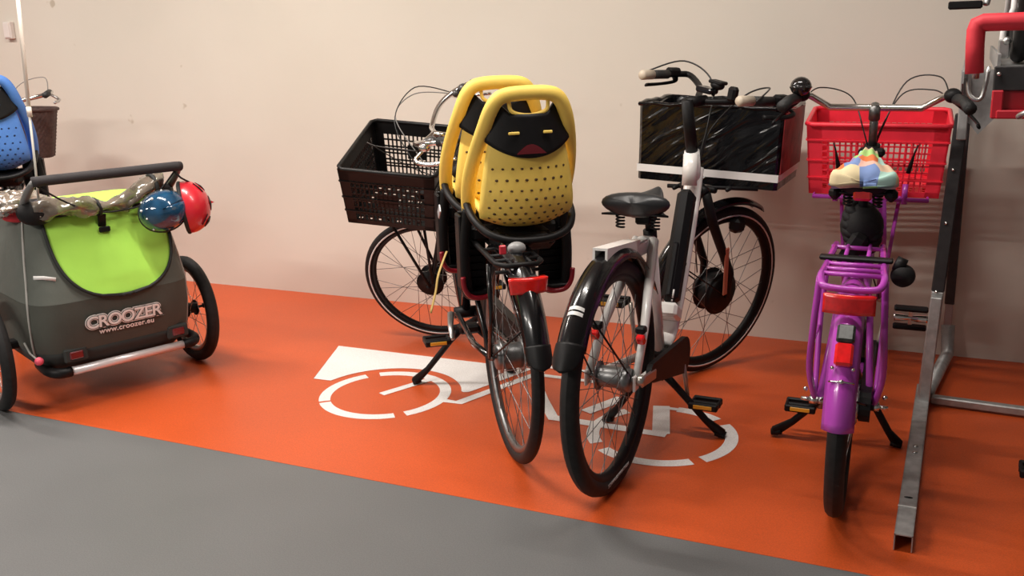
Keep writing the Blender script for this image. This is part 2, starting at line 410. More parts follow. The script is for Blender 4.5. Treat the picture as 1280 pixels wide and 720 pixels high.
PX, PY, PS = -1.96, 2.9506, .8
def arc(cx, cy, ro, ri, a0, a1, n=24):
    o = [(cx+ro*math.cos(R(a0+(a1-a0)*i/n)), cy+ro*math.sin(R(a0+(a1-a0)*i/n))) for i in range(n+1)]
    return o+[(cx+ri*math.cos(R(a1-(a1-a0)*i/n)), cy+ri*math.sin(R(a1-(a1-a0)*i/n))) for i in range(n+1)]
def stroke(pts, w):
    P = [Vector((*p, 0)) for p in pts]; L = []; Rr = []
    for i in range(len(P)):
        d = (P[min(i+1, len(P)-1)]-P[max(i-1, 0)]).normalized()
        if 0 < i < len(P)-1:
            a = (P[i]-P[i-1]).normalized(); b = (P[i+1]-P[i]).normalized(); k = 1/max(.4, math.sqrt((1+a.dot(b))/2))
        else: k = 1
        n = Vector((-d.y, d.x, 0))*w/2*k; L.append(P[i]+n); Rr.append(P[i]-n)
    return [(p.x, p.y) for p in L+Rr[::-1]]
g = G()
LAY = [.0014]
def pict(poly): g.prism([(PX+a, PY+b) for a, b in poly], (0, 0, LAY[0]), (1, 0, 0), (0, 1, 0), .0008)
def quads(poly):
    n = len(poly)//2; LAY[0] += .00012
    for i in range(n-1): pict([poly[i], poly[i+1], poly[-2-i], poly[-1-i]])
for a0, a1 in ((141, 219), (223, 310), (320, 488)): quads(arc(0, 0, .256, .212, a0, a1))
for a0, a1 in ((52, 92), (-40, 40), (-128, -50), (-222, -141)): quads(arc(1.107, 0, .256, .212, a0, a1))
quads(stroke([(-.012, -.01), (.098, .235)], .036))
quads(stroke([(.235, .016), (.315, .016), (.475, .44)], .034))
# cargo box of the pictogram, cut out concentrically around the wheel
top = [(-.531+.956*i/20, .447+.012*i/20) for i in range(21)]
lowr = [(-.376, .046), (-.292, .05)]+[(.296*math.cos(R(a)), .296*math.sin(R(a))) for a in range(168, 18, -9)]+[(.289, .103), (.425, .459)]
def samp(pl, n):
    L = [0]
    for a, b in zip(pl, pl[1:]): L.append(L[-1]+math.dist(a, b))
    out = []
    for i in range(n):
        t = L[-1]*i/(n-1); k = max(j for j in range(len(L)) if L[j] <= t+1e-9); k = min(k, len(pl)-2)
        s = (t-L[k])/(L[k+1]-L[k]); out.append((pl[k][0]+(pl[k+1][0]-pl[k][0])*s, pl[k][1]+(pl[k+1][1]-pl[k][1])*s))
    return out
body = [(-.531, .447), (-.376, .046), (-.292, .05)]
low = [(-.376, .046), (-.292, .05)]+[(.296*math.cos(R(a)), .296*math.sin(R(a))) for a in range(168, 18, -5)]+[(.3, .13), (.425, .459)]
low = samp(low, 60)
for i in range(59):
    f0 = lambda p: max(-.531, min(.425, -.531+(.956)*((p-0)/59)))
    pict([low[i], low[i+1], (f0(i+1), .447+.012*(i+1)/59), (f0(i), .447+.012*i/59)][::-1])
pict([(-.531, .447), (-.376, .046), (-.376+.001, .047)][::-1])
quads([(p[0]+.0, p[1]) for p in stroke([(.72, .505), (.47, .505), (.445, .48), (.445, .43), (.47, .402), (.72, .402)], .026)])
quads(stroke([(.50, .32), (.60, .155), (.705, .003), (.98, .0)], .042))
quads(stroke([(.795, .095), (.875, .27)], .05))
quads(stroke([(1.035, .245), (1.105, .0)], .06)); quads(stroke([(.95, -.004), (1.125, -.004)], .04)); quads(stroke([(1.03, .232), (1.12, .232)], .022))
pc = g.build('trim_2', m_sign); fixn(pc); struct(pc)

# ------------------------------------------------------------------ child seat
def child_seat(label, loc, rotz, foam, rx=0, full=True, group=None, tails=False):
    t = thing('child_bike_seat', label, 'child seat', loc, (rx, 0, rotz), group)
    prof = [(-.060, .385), (-.072, .32), (-.078, .24), (-.076, .16), (-.062, .10), (-.030, .058), (.03, .036), (.12, .03), (.22, .034), (.29, .05)]
    wid = [.090, .116, .134, .146, .150, .142, .128, .12, .12, .11]
    def at(v):
        q = v*(len(prof)-1); k = min(int(q), len(prof)-2); s = q-k
        def cr(a, b, c, d): return .5*(2*b+(-a+c)*s+(2*a-5*b+4*c-d)*s*s+(-a+3*b-3*c+d)*s**3)
        p = [prof[max(k-1, 0)], prof[k], prof[k+1], prof[min(k+2, len(prof)-1)]]; w = [wid[max(k-1, 0)], wid[k], wid[k+1], wid[min(k+2, len(wid)-1)]]
        return cr(*[a[0] for a in p]), cr(*[a[1] for a in p]), cr(*w)
    def sh(u, v, off=0.):
        x, z, w = at(v); s = (u-.5)*2; wr = (.035+.02*min(1, v/.3))*s*s
        q = max(0, min(1, (v-.45)/.4)); nx = -off*(1-.6*q); nz = -off*q*.8
        return (x+wr+nx, s*w*(1+off*1.2), z+.055*q*abs(s)**3+(.03*max(0, abs(s)-.4) if v < .02 else 0)+nz)
    shell = fixn(G().grid(sh, 20, 30, .016).build('seat_shell', foam, t))
    g = G()   # foam hoop round the back
    hp_ = [(.15, .150, .07), (.12, .158, .12), (.075, .160, .19), (.02, .150, .27), (-.03, .131, .35), (-.052, .113, .405), (-.062, .092, .437), (-.066, .060, .450), (-.068, 0, .453)]
    g.tube(hp_+[(x, -y, z) for x, y, z in hp_[-2::-1]], .0225, 12, smooth=5)
    g.build('foam_hoop', foam, t)
    if full:
        # black upper back panel with curved lower edge and slots
        def pn(u, v):
            s = (u-.5)*2; zt = .392+.10*max(0, abs(s)-.48); zb = .262+.05*s*s
            z = zb+(zt-zb)*v; w = .098+(.132-.098)*max(0, min(1, (.42-z)/.16))+.006
            x = -.081+.009*max(0, (z-.26)/.14)
            return (x+.045*s*s, s*w, z)
        pnl = fixn(G().grid(pn, 24, 10, .010).build('back_panel', matte, t))
        for sy, w in ((.052, .034), (-.052, .028)): G().box((-.0865, sy, .338), (.008, w, .0085), b=.002).build('panel_slot', foam, pnl)
        g = G(); g.prism([(-.045+.09*i/14, .272+.028*math.sin(pi*i/14)) for i in range(15)][::-1], (-.0905, 0, .004), (0, 1, 0), (0, 0, 1), .008)
        g.build('back_reflector', darkred, pnl)
        G().tube([(-.066, .06, .43), (-.07, .056, .405), (-.072, .035, .393), (-.074, 0, .388), (-.072, -.035, .393), (-.07, -.056, .405), (-.066, -.06, .43)], .006, 8, smooth=4).build('handle_rim', foam, t)
        # perforations
        g = G(); random.seed(3)
        for r_ in range(8):
            v = .235+r_*.046
            for c_ in range(-4, 5):
                s = (c_+(.5 if r_ % 2 else 0))*.205
                if abs(s) > .84: continue
                u = s/2+.5; p = Vector(sh(u, v)); a = Vector(sh(u+.02, v))-Vector(sh(u-.02, v)); b_ = Vector(sh(u, v+.02))-Vector(sh(u, v-.02)); n = a.cross(b_).normalized()
                if n.x > 0: n = -n
                g.tube([p-n*.004, p+n*.0012], (.0042 if r_ % 2 else .0036), 8, flat=(1.25, 1))
        g.build('ventilation_holes', mat('hole_dark', (.10, .055, .02), .9) if foam is yellow else mat('hole_blue', (.012, .03, .1), .9), shell)
        g = G()   # lower black frame
        lf = [(.14, .160, .115), (.08, .165, .09), (.02, .155, .060), (-.030, .125, .030), (-.055, .07, .012), (-.062, 0, .008)]
    g.tube(lf+[(x, -y, z) for x, y, z in lf[-2::-1]], .0125, 10, smooth=5)
    g.build('lower_frame_tube', matte, t)
    G().box((.10, 0, 0), (.26, .15, .035), b=.012).box((.12, 0, -.022), (.22, .11, .03), b=.006).box((.06, 0, -.01), (.12, .20, .06), b=.02).box((.16, 0, .0), (.05, .29, .05), b=.01).build('seat_base', matte, t)
    for sg in (1, -1):
        g = G()  # leg guard with footrest, open to the rear
        x0 = .13
        g.tube([(x0, sg*.158, .09), (x0+.005, sg*.172, -.05), (x0+.01, sg*.170, -.17), (x0+.01, sg*.16, -.20), (x0+.01, sg*.12, -.205), (x0+.01, sg*.098, -.195)], .011, 8, smooth=5, flat=(1, 1.6))
        g.box((x0+.07, sg*.135, -.06), (.012, .09, .26), b=.004)
        g.box((x0+.04, sg*.183, -.06), (.07, .012, .25), b=.004)
        g.box((x0+.04, sg*.135, -.195), (.09, .09, .014), b=.004)
        for k in range(7): g.box((x0+.06, sg*.135, -.16+k*.025), (.012, .07, .006), b=.001)
        l = g.build('footrest', matte, t)
        G().tube([(x0-.014, sg*.186, -.135), (x0-.012, sg*.181, -.175), (x0-.012, sg*.16, -.203), (x0-.012, sg*.12, -.208), (x0-.012, sg*.096, -.200)], .0085, 8, smooth=5).build('footrest_trim', redtrim, l)
    if tails:
        G().tube([(.10, .17, -.13), (.06, .21, -.2), (.05, .225, -.26), (.03, .25, -.33)], .005, 6, smooth=4, flat=(1, .3)).build('strap', mat('straw_strap', (.55, .38, .12), .7), t)
        G().box((.06, .196, .02), (.05, .006, .03), rot=(0, .7, 0), b=.002).build('sticker', silvergrey, t)
    return t

def placed(t, loc, rotz, rx):
    t.location = loc; t.rotation_euler = (rx, 0, rotz); return t

# matrix of a bicycle: rear contact, heading (cw from +y), lean (right +)
class Pose:
    def __init__(s, org, h, lean=0): s.org = org; s.h = h; s.lean = lean; s.rot = (R(lean), 0, R(90-h)); s.M = Matrix.Translation(Vector((org[0], org[1], org[2] if len(org) > 2 else 0))) @ Euler(s.rot).to_matrix().to_4x4()
    def w(s, p): return s.M @ Vector(p)
def attach(t, pose, p, extra=None):
    M = pose.M @ (extra or I4) @ Matrix.Translation(Vector(p)); t.matrix_world = M; t.location = M.to_translation(); t.rotation_euler = M.to_euler(); return t

def crate(name, label, M, L, W, H, m, cat='crate', nv=12, rows=6, block=True, taper=.92, handle=True, solid_r=None):
    """open-top grid crate; M places its centre bottom; L along x, W along y"""
    t = thing(name, label, cat); t.location = M.to_translation(); t.rotation_euler = M.to_euler()
    th = .006
    def wall(a, b, inward, nm, cols, solid=False):
        """a,b bottom corner points; wall flares to the top"""
        a, b = Vector(a), Vector(b); g = G(); d = (b-a)
        def pt(u, z):
            k = 1/taper; za = a.lerp(b, u); f = 1+(k-1)*z/H
            return Vector((za.x*f, za.y*f, z))
        def bar(u0, z0, u1, z1, w, tt=th):
            """quad bar between two rects, thickness inward"""
            n = Vector(inward)*tt
            if abs(z1-z0) < 1e-6: q = [pt(u0, z0-w/2), pt(u1, z0-w/2), pt(u1, z0+w/2), pt(u0, z0+w/2)]
            else:
                du = w/2/d.length; q = [pt(u0-du, z0), pt(u0+du, z0), pt(u0+du, z1), pt(u0-du, z1)]
            vs = [p+n*0 for p in q]+[p+n for p in q]
            g.add(vs, [(0,1,2,3),(7,6,5,4),(0,4,5,1),(1,5,6,2),(2,6,7,3),(3,7,4,0)], False)
        ew = .11
        def rect(u0, u1, z0, z1, tt=th):
            n = Vector(inward)*tt; q = [pt(u0, z0), pt(u1, z0), pt(u1, z1), pt(u0, z1)]
            g.add([*q]+[p+n for p in q], [(0,1,2,3),(7,6,5,4),(0,4,5,1),(1,5,6,2),(2,6,7,3),(3,7,4,0)], False)
        rect(0, ew, 0, H); rect(1-ew, 1, 0, H); rect(0, 1, 0, H*.08); rect(0, 1, H*.80, H)
        if solid: rect(0, 1, 0, H)
        z0, z1 = H*.08, H*.80
        for r_ in range(1, rows): bar(ew, z0+(z1-z0)*r_/rows, 1-ew, 0, .006) if False else bar(ew, z0+(z1-z0)*r_/rows, 1-ew, z0+(z1-z0)*r_/rows, .0055)
        for c_ in range(1, cols): bar(ew+(1-2*ew)*c_/cols, z0, ew+(1-2*ew)*c_/cols, z1, .0055)
        if block: rect(.40, .62, H*.36, H*.60, th*.9)
        for zz in (.24, .49, .78): # outer ribs
            n = Vector(inward); q = [pt(.0, H*zz-.0025), pt(1., H*zz-.0025), pt(1., H*zz+.0025), pt(.0, H*zz+.0025)]
            g.add([p-n*.0045 for p in q]+[p+n*.001 for p in q], [(0,1,2,3),(7,6,5,4),(0,4,5,1),(1,5,6,2),(2,6,7,3),(3,7,4,0)], False)
        return g.build(nm, m, t)
    l, w = L/2*taper, W/2*taper
    wall((-l, -w, 0), (l, -w, 0), (0, 1, 0), 'side_wall', nv)
    wall((-l, w, 0), (l, w, 0), (0, -1, 0), 'side_wall', nv)
    n2 = max(4, int(nv*W/L))
    wall((-l, -w, 0), (-l, w, 0), (1, 0, 0), 'end_wall', n2)
    wall((l, -w, 0), (l, w, 0), (-1, 0, 0), 'end_wall', n2)
    g = G()
    g.tube([(-L/2, -W/2+.02, H), (-L/2+.02, -W/2, H), (L/2-.02, -W/2, H), (L/2, -W/2+.02, H), (L/2, W/2-.02, H), (L/2-.02, W/2, H), (-L/2+.02, W/2, H), (-L/2, W/2-.02, H)], .0085, 8, closed=True)
    g.build('rim', m, t)
    g = G()
    for i in range(10): g.box((0, -w+2*w*(i+.5)/10, .004), (2*l, w*.11, .006))
    for i in range(9): g.box((-l+2*l*(i+.5)/9, 0, .003), (l*.12, 2*w, .005))
    g.build('crate_floor', m, t)
    return t

# ------------------------------------------------------------------ yellow-seat bicycle
def cable(par, pts, M=None, r=.0024, m=cable_m): return G(M).tube(pts, r, 6, smooth=8).build('brake_cable', m, par)
YP = Pose((-1.254, 2.618), -39, 0)
yb = thing('bicycle', 'long black city bicycle carrying two yellow child seats, silver handlebar, front wheel turned left', 'bicycle', (*YP.org, 0), YP.rot)
Wb, rf, ha, off = 1.3, .31, 68, .05
axx, axz = Wb-off*math.sin(R(ha)), rf-off*math.cos(R(ha))
def axp(L): return Vector((axx-math.cos(R(ha))*L, 0, axz+math.sin(R(ha))*L))
SM = steer((axx, axz), ha, 65)
wheel(yb, (0, 0, .345), .345, .02, 'rear_wheel', rim_m=darkalu, hub=(.042, .10), flange=.035, hub_m=darkalu)
wheel(yb, (Wb, 0, rf), rf, .018, 'front_wheel', M=SM, rim_m=matte, stripe=True, hub=(.05, .06), hub_m=matte)
fender(yb, (0, 0, .345), .378, .074, 25, 161, black, flap=8, stay=(150,), arch=.42)
fr = G()
bb = Vector((.74, 0, .29)); ht0, ht1 = axp(.50), axp(.68)
fr.tube([ht0+Vector((.0, 0, .04)), (.95, 0, .60), (.82, 0, .40), bb], .024, 12, smooth=5)
fr.tube([ht0, (.98, 0, .52), (.86, 0, .36), bb+Vector((.02, 0, 0))], .018, 12, smooth=5)
fr.tube([bb, (.60, 0, .80)], .018, 12); fr.tube([ht0-Vector((0, 0, .03)), ht1], .022, 14)
for sg in (1, -1):
    fr.tube([(0, sg*.065, .345), (.30, sg*.06, .30), bb+Vector((0, sg*.035, 0))], .011, 10)
    fr.tube([(0, sg*.065, .345), (.30, sg*.06, .56), (.62, sg*.02, .70)], .010, 10)
    fr.tube([(0, sg*.068, .345), (-.05, sg*.07, .52), (-.04, sg*.07, .66)], .008, 8)
fr.build('frame', black, yb)
rk = G(); 
rk.tube([(.62, .03, .69), (.5, .068, .69), (-.14, .068, .68), (-.175, .045, .68), (-.175, -.045, .68), (-.14, -.068, .68), (.5, -.068, .69), (.62, -.03, .69)], .009, 8)
for x in (-.12, -.05, .05, .2, .35, .48): rk.tube([(x, -.068, .685), (x, .068, .685)], .006, 8)
for y in (-.03, .03): rk.tube([(-.17, y, .685), (.5, y, .69)], .005, 8)
rk.tube([(-.12, .068, .65), (-.12, -.068, .65)], .006, 8)
rk.build('luggage_rack', matte, yb)
tl = G(); tl.grid(lambda u, v: (-.228-.012*math.sin(pi*u)+.0, (u-.5)*.106*(1-.12*(1-v)), .612+.046*v), 12, 6, .02); fixn(tl.build('tail_light', mat('tail_light_red', (.9, .02, .015), .15, coat=1., noise=.1, nscale=90), yb))
G().box((-.19, 0, .635), (.05, .08, .04), b=.006).box((-.2425, 0, .643), (.004, .035, .012), b=.001).build('light_bracket', matte, yb)
G().ball((-.10, -.005, .715), .022, (1, 1.3, .9)).build('seat_lock_knob', mat('grey_plastic', (.3, .3, .3), .4), yb)
G().box((-.13, .045, .72), (.012, .02, .028), b=.003).build('seat_release_tab', mat('red_tab', (.6, .03, .05), .4), yb)
chaincase(yb, (0, 0, .345), (.74, 0, .29), y=-.075, rb=.09, rh=.05, th=.03)
cranks(yb, (.74, 0, .29), .165, 200, m=alu, side_off=.085)
double_stand(yb, (.70, 0, .23), ((.775, .21, 0), (.775, -.19, 0)))
saddle(yb, (.48, 0, .90), .27, .17)
G().tube([(.60, 0, .76), (.585, 0, .84)], .0135, 10).build('seat_post', matte, yb)
fk = G(SM)
for sg in (1, -1):
    fk.tube([axp(.47)+Vector((0, sg*.045, 0)), axp(.25)+Vector((.01, sg*.055, 0)), (Wb-.01, sg*.055, rf+.01), (Wb+.002, sg*.055, rf)], [.013, .012, .009, .009], 10, smooth=4)
fk.tube([axp(.47)+Vector((0, .05, 0)), axp(.50), axp(.47)+Vector((0, -.05, 0))], .014, 10, smooth=4)
fk.build('fork', matte, yb)
# front carrier supporting the crate
fc = G(SM)
cm = Matrix.Translation((1.1875, 0, .95)) @ Matrix.Rotation(R(-18.5), 4, 'Y')
def cp(x, y, z): return cm @ Vector((x, y, z))
cz = -.262
fc.tube([cp(-.17, .12, cz), cp(.17, .12, cz), cp(.17, -.12, cz), cp(-.17, -.12, cz)], .007, 8, closed=True)
for y in (-.05, .05): fc.tube([cp(-.17, y, cz), cp(.17, y, cz)], .005, 6)
for sg in (1, -1):
    fc.tube([cp(.06, sg*.10, cz), (Wb-.01, sg*.066, rf+.01)], .0065, 8)
    fc.tube([cp(-.10, sg*.10, cz), (Wb-.03, sg*.066, rf+.02)], .0065, 8)
fc.build('front_carrier', matte, yb)
# fender of the front wheel: short, with light
hb = G(SM)
hb.tube([axp(.62), axp(.72)], .014, 12); hb.tube([axp(.72), axp(.72)+Vector((.05, 0, .02))], .012, 10)
hb.build('stem', chrome, yb)
c0 = axp(.72)+Vector((.05, 0, .02))
hb = G(SM); hb.tube([c0+Vector((-.22, .27, .06)), c0+Vector((-.10, .275, .07)), c0+Vector((.0, .19, .05)), c0+Vector((.03, .08, .0)), c0, c0+Vector((.03, -.08, .0)), c0+Vector((.0, -.19, .05)), c0+Vector((-.10, -.275, .07)), c0+Vector((-.22, -.27, .06))], .011, 12, smooth=6)
hb.build('handlebar', chrome, yb)
for sg in (1, -1):
    gp = G(SM).tube([c0+Vector((-.12, sg*.275, .07)), c0+Vector((-.24, sg*.268, .06))], .017, 12).build('grip', grip_m, yb)
    lv = G(SM); lv.ball(c0+Vector((-.06, sg*.26, .055)), .02, (1.3, 1, .9)); lv.tube([c0+Vector((-.05, sg*.265, .045)), c0+Vector((-.02, sg*.30, .025)), c0+Vector((-.09, sg*.315, .005)), c0+Vector((-.18, sg*.30, .0))], [.010, .009, .008, .009], 8, smooth=4, flat=(1, .6)); lv.build('brake_lever', chrome, yb)
    G(SM).ball(c0+Vector((-.09, sg*.25, .07)), .022, (1, 1, .8)).ball(c0+Vector((-.06, sg*.23, .06)), .016).build('shifter', mat('dark_shifter', (.08, .075, .075), .3, .3), yb)
cable(yb, [c0+Vector((-.03, .27, .05)), c0+Vector((.12, .26, .10)), c0+Vector((.20, .16, .08)), c0+Vector((.14, .06, -.08)), axp(.55)+Vector((.04, .02, 0))], SM)
cable(yb, [c0+Vector((-.03, -.27, .05)), c0+Vector((.13, -.26, .09)), c0+Vector((.2, -.15, .05)), c0+Vector((.12, -.05, -.1)), axp(.52)+Vector((.04, -.02, 0))], SM, m=cable_g)
cable(yb, [c0+Vector((-.05, -.24, .06)), c0+Vector((.10, -.22, .13)), c0+Vector((.17, -.06, .06)), c0+Vector((.10, .04, -.12)), axp(.5)+Vector((.03, .03, 0))], SM)
# dynamo light under the crate
G(SM).box((Wb-.12, 0, rf+.42), (.05, .05, .04), b=.012).build('headlight', matte, yb)

seatA = child_seat('yellow foam child seat with its whole perforated back showing, nearer of the yellow pair', (0, 0, 0), 0, yellow, group='yellow child seats')
attach(seatA, YP, (.02, -.068, .715))
seatB = child_seat('yellow foam child seat mostly hidden behind the other yellow seat', (0, 0, 0), 0, yellow, group='yellow child seats', tails=True)
attach(seatB, YP, (.34, -.055, .735))
crate('plastic_crate', 'black plastic grid crate on the front carrier of the bicycle with yellow seats', YP.M @ SM @ cm @ Matrix.Translation((0, 0, -.254)), .395, .452, .254, blackcrate, nv=16, rows=6)

# ------------------------------------------------------------------ white electric bicycle
WP = Pose((-.88, 2.52), 1, 0)
wb = thing('electric_bicycle', 'white and black electric bicycle with large black front box and glossy black fenders', 'bicycle', (*WP.org, 0), WP.rot)
Wb, rf, ha, off = 1.10, .345, 69, .05
axx, axz = Wb-off*math.sin(R(ha)), rf-off*math.cos(R(ha))
def axp(L): return Vector((axx-math.cos(R(ha))*L, 0, axz+math.sin(R(ha))*L))
SM = steer((axx, axz), ha, -29)
rw = wheel(wb, (0, 0, .352), .352, .026, 'rear_wheel', rim_m=matte, hub=(.032, .10), flange=.04, hub_m=darkalu)
text_mesh('SCHWALBE MARATHON', .016, mat('tyre_lettering', (.4, .4, .4), .6), 'tyre_lettering', rw, Matrix.Translation((-.02, -.0275, .052)) @ Matrix.Rotation(R(90), 4, 'X'))
wheel(wb, (Wb, 0, rf), rf, .023, 'front_wheel', M=SM, rim_m=matte, stripe=True, hub=(.075, .09), hub_m=matte)
fd = fender(wb, (0, 0, .352), .388, .082, 30, 151, black, flap=9, stay=(135,), arch=.42)
g = G()
for aa in (136, 133.6): g.add([*[(Vector((math.cos(R(aa+d))*(.3935-.082*.42*(s*s)), s*.037, .352+math.sin(R(aa+d))*(.3935-.082*.42*(s*s))))) for d in (-.8, .8) for s in [k/5-1 for k in range(11)]]], [(k, k+1, k+12, k+11) for k in range(10)])
g.build('fender_sticker', reflwhite, fd)
fender(wb, (Wb, 0, rf), .378, .058, 62, 185, black, name='front_fender', M=SM, stay=(150,))
ht0, ht1 = axp(.50), axp(.70)
bb = Vector((.46, 0, .285))
fr = G()
fr.tube([ht0+Vector((0, 0, -.02)), axp(.635)], .027, 16)
fr.tube([ht0+Vector((.0, 0, .06)), (.80, 0, .70), (.66, 0, .47), (.56, 0, .34), bb+Vector((.02, 0, .02))], [.032, .034, .036, .036, .036], 14, smooth=4, flat=(.52, 1))
fr.tube([axp(.635)+Vector((-.01, 0, -.01)), (.80, 0, .80)], .027, 14, flat=(.8, 1))
fr.tube([(.36, 0, .70), bb], .020, 14)
fr.box((.27, 0, .690), (.20, .040, .045), rot=(0, .05, 0), b=.004)
fr.tube([(.27, .0, .70), (.37, 0, .665)], .022, 12)
for sg in (1, -1):
    fr.tube([(.31, sg*.025, .70), (.10, sg*.066, .475), (.0, sg*.074, .352)], [.022, .0165, .0145], 10, flat=(.8, 1.1))
    fr.tube([(0, sg*.074, .345), (.28, sg*.06, .30), bb+Vector((0, sg*.03, 0))], [.012, .013, .015], 10)
    fr.box((-.005, sg*.075, .345), (.04, .008, .05), b=.004)
frm = fr.build('frame', white, wb)
# open square end of the rear carrier arm
g = G(); e0 = Vector((.19, 0, .705)); e1 = Vector((-.09, 0, .735)); d = (e1-e0).normalized(); up = Vector((-d.z, 0, d.x)); 
if up.z < 0: up = -up
sd = Vector((0, 1, 0)); q = .022; qi = .015
def rect(c, s): return [c+sd*s+up*s, c-sd*s+up*s, c-sd*s-up*s, c+sd*s-up*s]
vs = rect(e0, q)+rect(e1, q)+rect(e1, qi)+rect(e1-d*.06, qi)
g.add(vs, [(i, (i+1) % 4, 4+(i+1) % 4, 4+i) for i in range(4)]+[(4+i, 4+(i+1) % 4, 8+(i+1) % 4, 8+i) for i in range(4)]+[(8+i, 8+(i+1) % 4, 12+(i+1) % 4, 12+i) for i in range(4)], False)
fixn(g.build('carrier_arm', white, wb))
G().add(rect(e1-d*.055, qi), [(0, 1, 2, 3)], False).build('carrier_arm_plug', matte, wb)
# battery on the down tube
bt = G(); A = Vector((.775, 0, .775)); Bq = Vector((.575, 0, .42)); d = (Bq-A); L = d.length; ang = math.atan2(d.x, d.z)
mid = (A+Bq)/2+Vector((-.030, -.010, .015)); rotb = (0, math.atan2(A.x-Bq.x, A.z-Bq.z), 0)
bt.box(mid, (.070, .060, L), rot=rotb, b=.018)
bt.box(mid+Vector((-.055, 0, -.075)), (.06, .05, .22), rot=rotb, b=.02)
bat = bt.build('battery', mat('battery_black', (.005, .005, .006), .45, spec=.2), wb)
G().box(Bq+Vector((-.03, 0, -.015)), (.085, .088, .05), rot=rotb, b=.01).build('battery_holder', white, wb)
g = G(); g.tube([(.47, -.046, .505), (.455, -.046, .48)], .003, 6); g.tube([(.449, -.046, .475), (.446, -.046, .471)], .003, 6); g.build('battery_mark', lettering, bat)
# frame lettering down the right side of the down tube
Mt = Matrix.Translation((.69, -.0245, .535)) @ Matrix.Rotation(R(-118), 4, 'Y') @ Matrix.Rotation(R(90), 4, 'X')
text_mesh('oyo', .06, matte, 'frame_lettering', frm, Mt, bold=.001)
saddle(wb, (.15, -.012, .865), .27, .262, mat('saddle_black', (.02, .022, .024), .38, bump=.05, bscale=200), tilt=-2)
G().tube([(.36, 0, .70), (.335, 0, .80)], .0145, 12).tube([(.357, 0, .70), (.352, 0, .725)], .022, 14).box((.33, 0, .775), (.05, .05, .045), b=.008).build('seat_post', matte, wb)
chaincase(wb, (0.12, 0, .335), (.46, 0, .285), y=-.082, rb=.062, rh=.03, th=.0165)
cranks(wb, (.46, 0, .285), .165, 92, m=mat('crank_silver', (.5, .47, .42), .35, .9), side_off=.10)
double_stand(wb, (.42, 0, .22), ((.464, .19, 0), (.477, -.215, 0)))
G().box((.075, -.088, .335), (.13, .010, .035), rot=(0, .12, 0), b=.006).tube([(0, -.078, .352), (0, -.10, .352)], .016, 14).build('dropout_bracket', mat('crank_silver', (.5, .47, .42), .35, .9), wb)
for sg in (1, -1):
    G().box((.05, sg*.072, .46), (.02, .025, .03), rot=(0, -.6, 0), b=.004).build('stay_reflector', redref, wb)
    G().box((.065, sg*.068, .485), (.03, .03, .022), b=.005).build('brake_mount', matte, wb)
G().tube([(-.01, -.03, .352), (-.01, -.062, .352)], .035, 20).build('sprocket', darkalu, wb)
fk = G(SM)
for sg in (1, -1):
    fk.tube([axp(.48)+Vector((0, sg*.052, 0)), axp(.36)+Vector((.012, sg*.06, 0)), (Wb-.012, sg*.066, rf+.10), (Wb, sg*.066, rf)], [.017, .019, .016, .011], 12)
fk.tube([axp(.48)+Vector((0, .056, 0)), axp(.50), axp(.48)+Vector((0, -.056, 0))], .019, 12, smooth=3)
fk.cyl((Wb, .05, rf), (Wb, .075, rf), .055, .045); fko = fk.build('fork', matte, wb)
G(SM).box((Wb-.052, -.078, rf+.115), (.022, .008, .20), rot=(0, -.2, 0), b=.003).build('fork_reflector', mat('orange_sticker', (.5, .17, .10), .5), fko)
G(SM).box((Wb+.02, -.03, rf+.28), (.06, .05, .06), b=.014).build('headlight', matte, wb)
st = G(SM); st.tube([axp(.60), axp(.83)], [.022, .020], 14); st.tube([axp(.82), axp(.828)+Vector((.091, 0, 0))], .018, 12); st.build('stem', matte, wb)
c0 = axp(.828)+Vector((.091, 0, 0))
hb = G(SM); hp = [(-.10, .227, .045), (.02, .240, .044), (.13, .258, .042), (.165, .235, .040), (.10, .12, .018), (.0, .03, 0), (.0, -.03, 0), (.10, -.12, .018), (.165, -.235, .040), (.13, -.258, .042), (.02, -.240, .044), (-.10, -.227, .045)]
hb.tube([c0+Vector(p) for p in hp], .0115, 12, smooth=4); hb.build('handlebar', matte, wb)
for sg in (1, -1):
    gp = G(SM).tube([c0+Vector((.05, sg*.243, .044)), c0+Vector((-.045, sg*.232, .045))], .0165, 12).build('grip', grip_m, wb)
    G(SM).tube([c0+Vector((-.04, sg*.2325, .045)), c0+Vector((-.095, sg*.227, .045)), c0+Vector((-.102, sg*.226, .045))], [.0175, .018, .014], 12).build('grip_end', beige, gp)
    lv = G(SM); lv.tube([c0+Vector((.10, sg*.25, .03)), c0+Vector((.13, sg*.28, .01)), c0+Vector((.07, sg*.29, .0)), c0+Vector((-.02, sg*.275, .0))], [.012, .009, .008, .009], 8, smooth=4, flat=(1, .6)); lv.box(c0+Vector((.085, sg*.25, .05)), (.06, .034, .034), b=.008); lv.build('brake_lever', matte, wb)
G(SM).box(c0+Vector((.02, -.10, .04)), (.03, .035, .05), b=.008).build('bell', matte, wb)
G(SM).box(c0+Vector((.0, 0, .035)), (.05, .07, .02), b=.006).build('display', mat('display_black', (.01, .01, .012), .15), wb)
g = G(SM); g.tube([c0+Vector((.0, -.03, .02)), c0+Vector((.01, -.035, .05))], .006, 8); g.ball(c0+Vector((.01, -.035, .058)), .024, (.8, 1.2, .7)); g.box(c0+Vector((.01, -.035, .068)), (.04, .06, .012), b=.004); g.build('mirror_mount', matte, wb)
cable(wb, [c0+Vector((-.05, .26, .05)), c0+Vector((.08, .2, .10)), c0+Vector((.11, .08, .05)), c0+Vector((.05, .01, -.08)), axp(.6)+Vector((.03, 0, 0))], SM, r=.003)
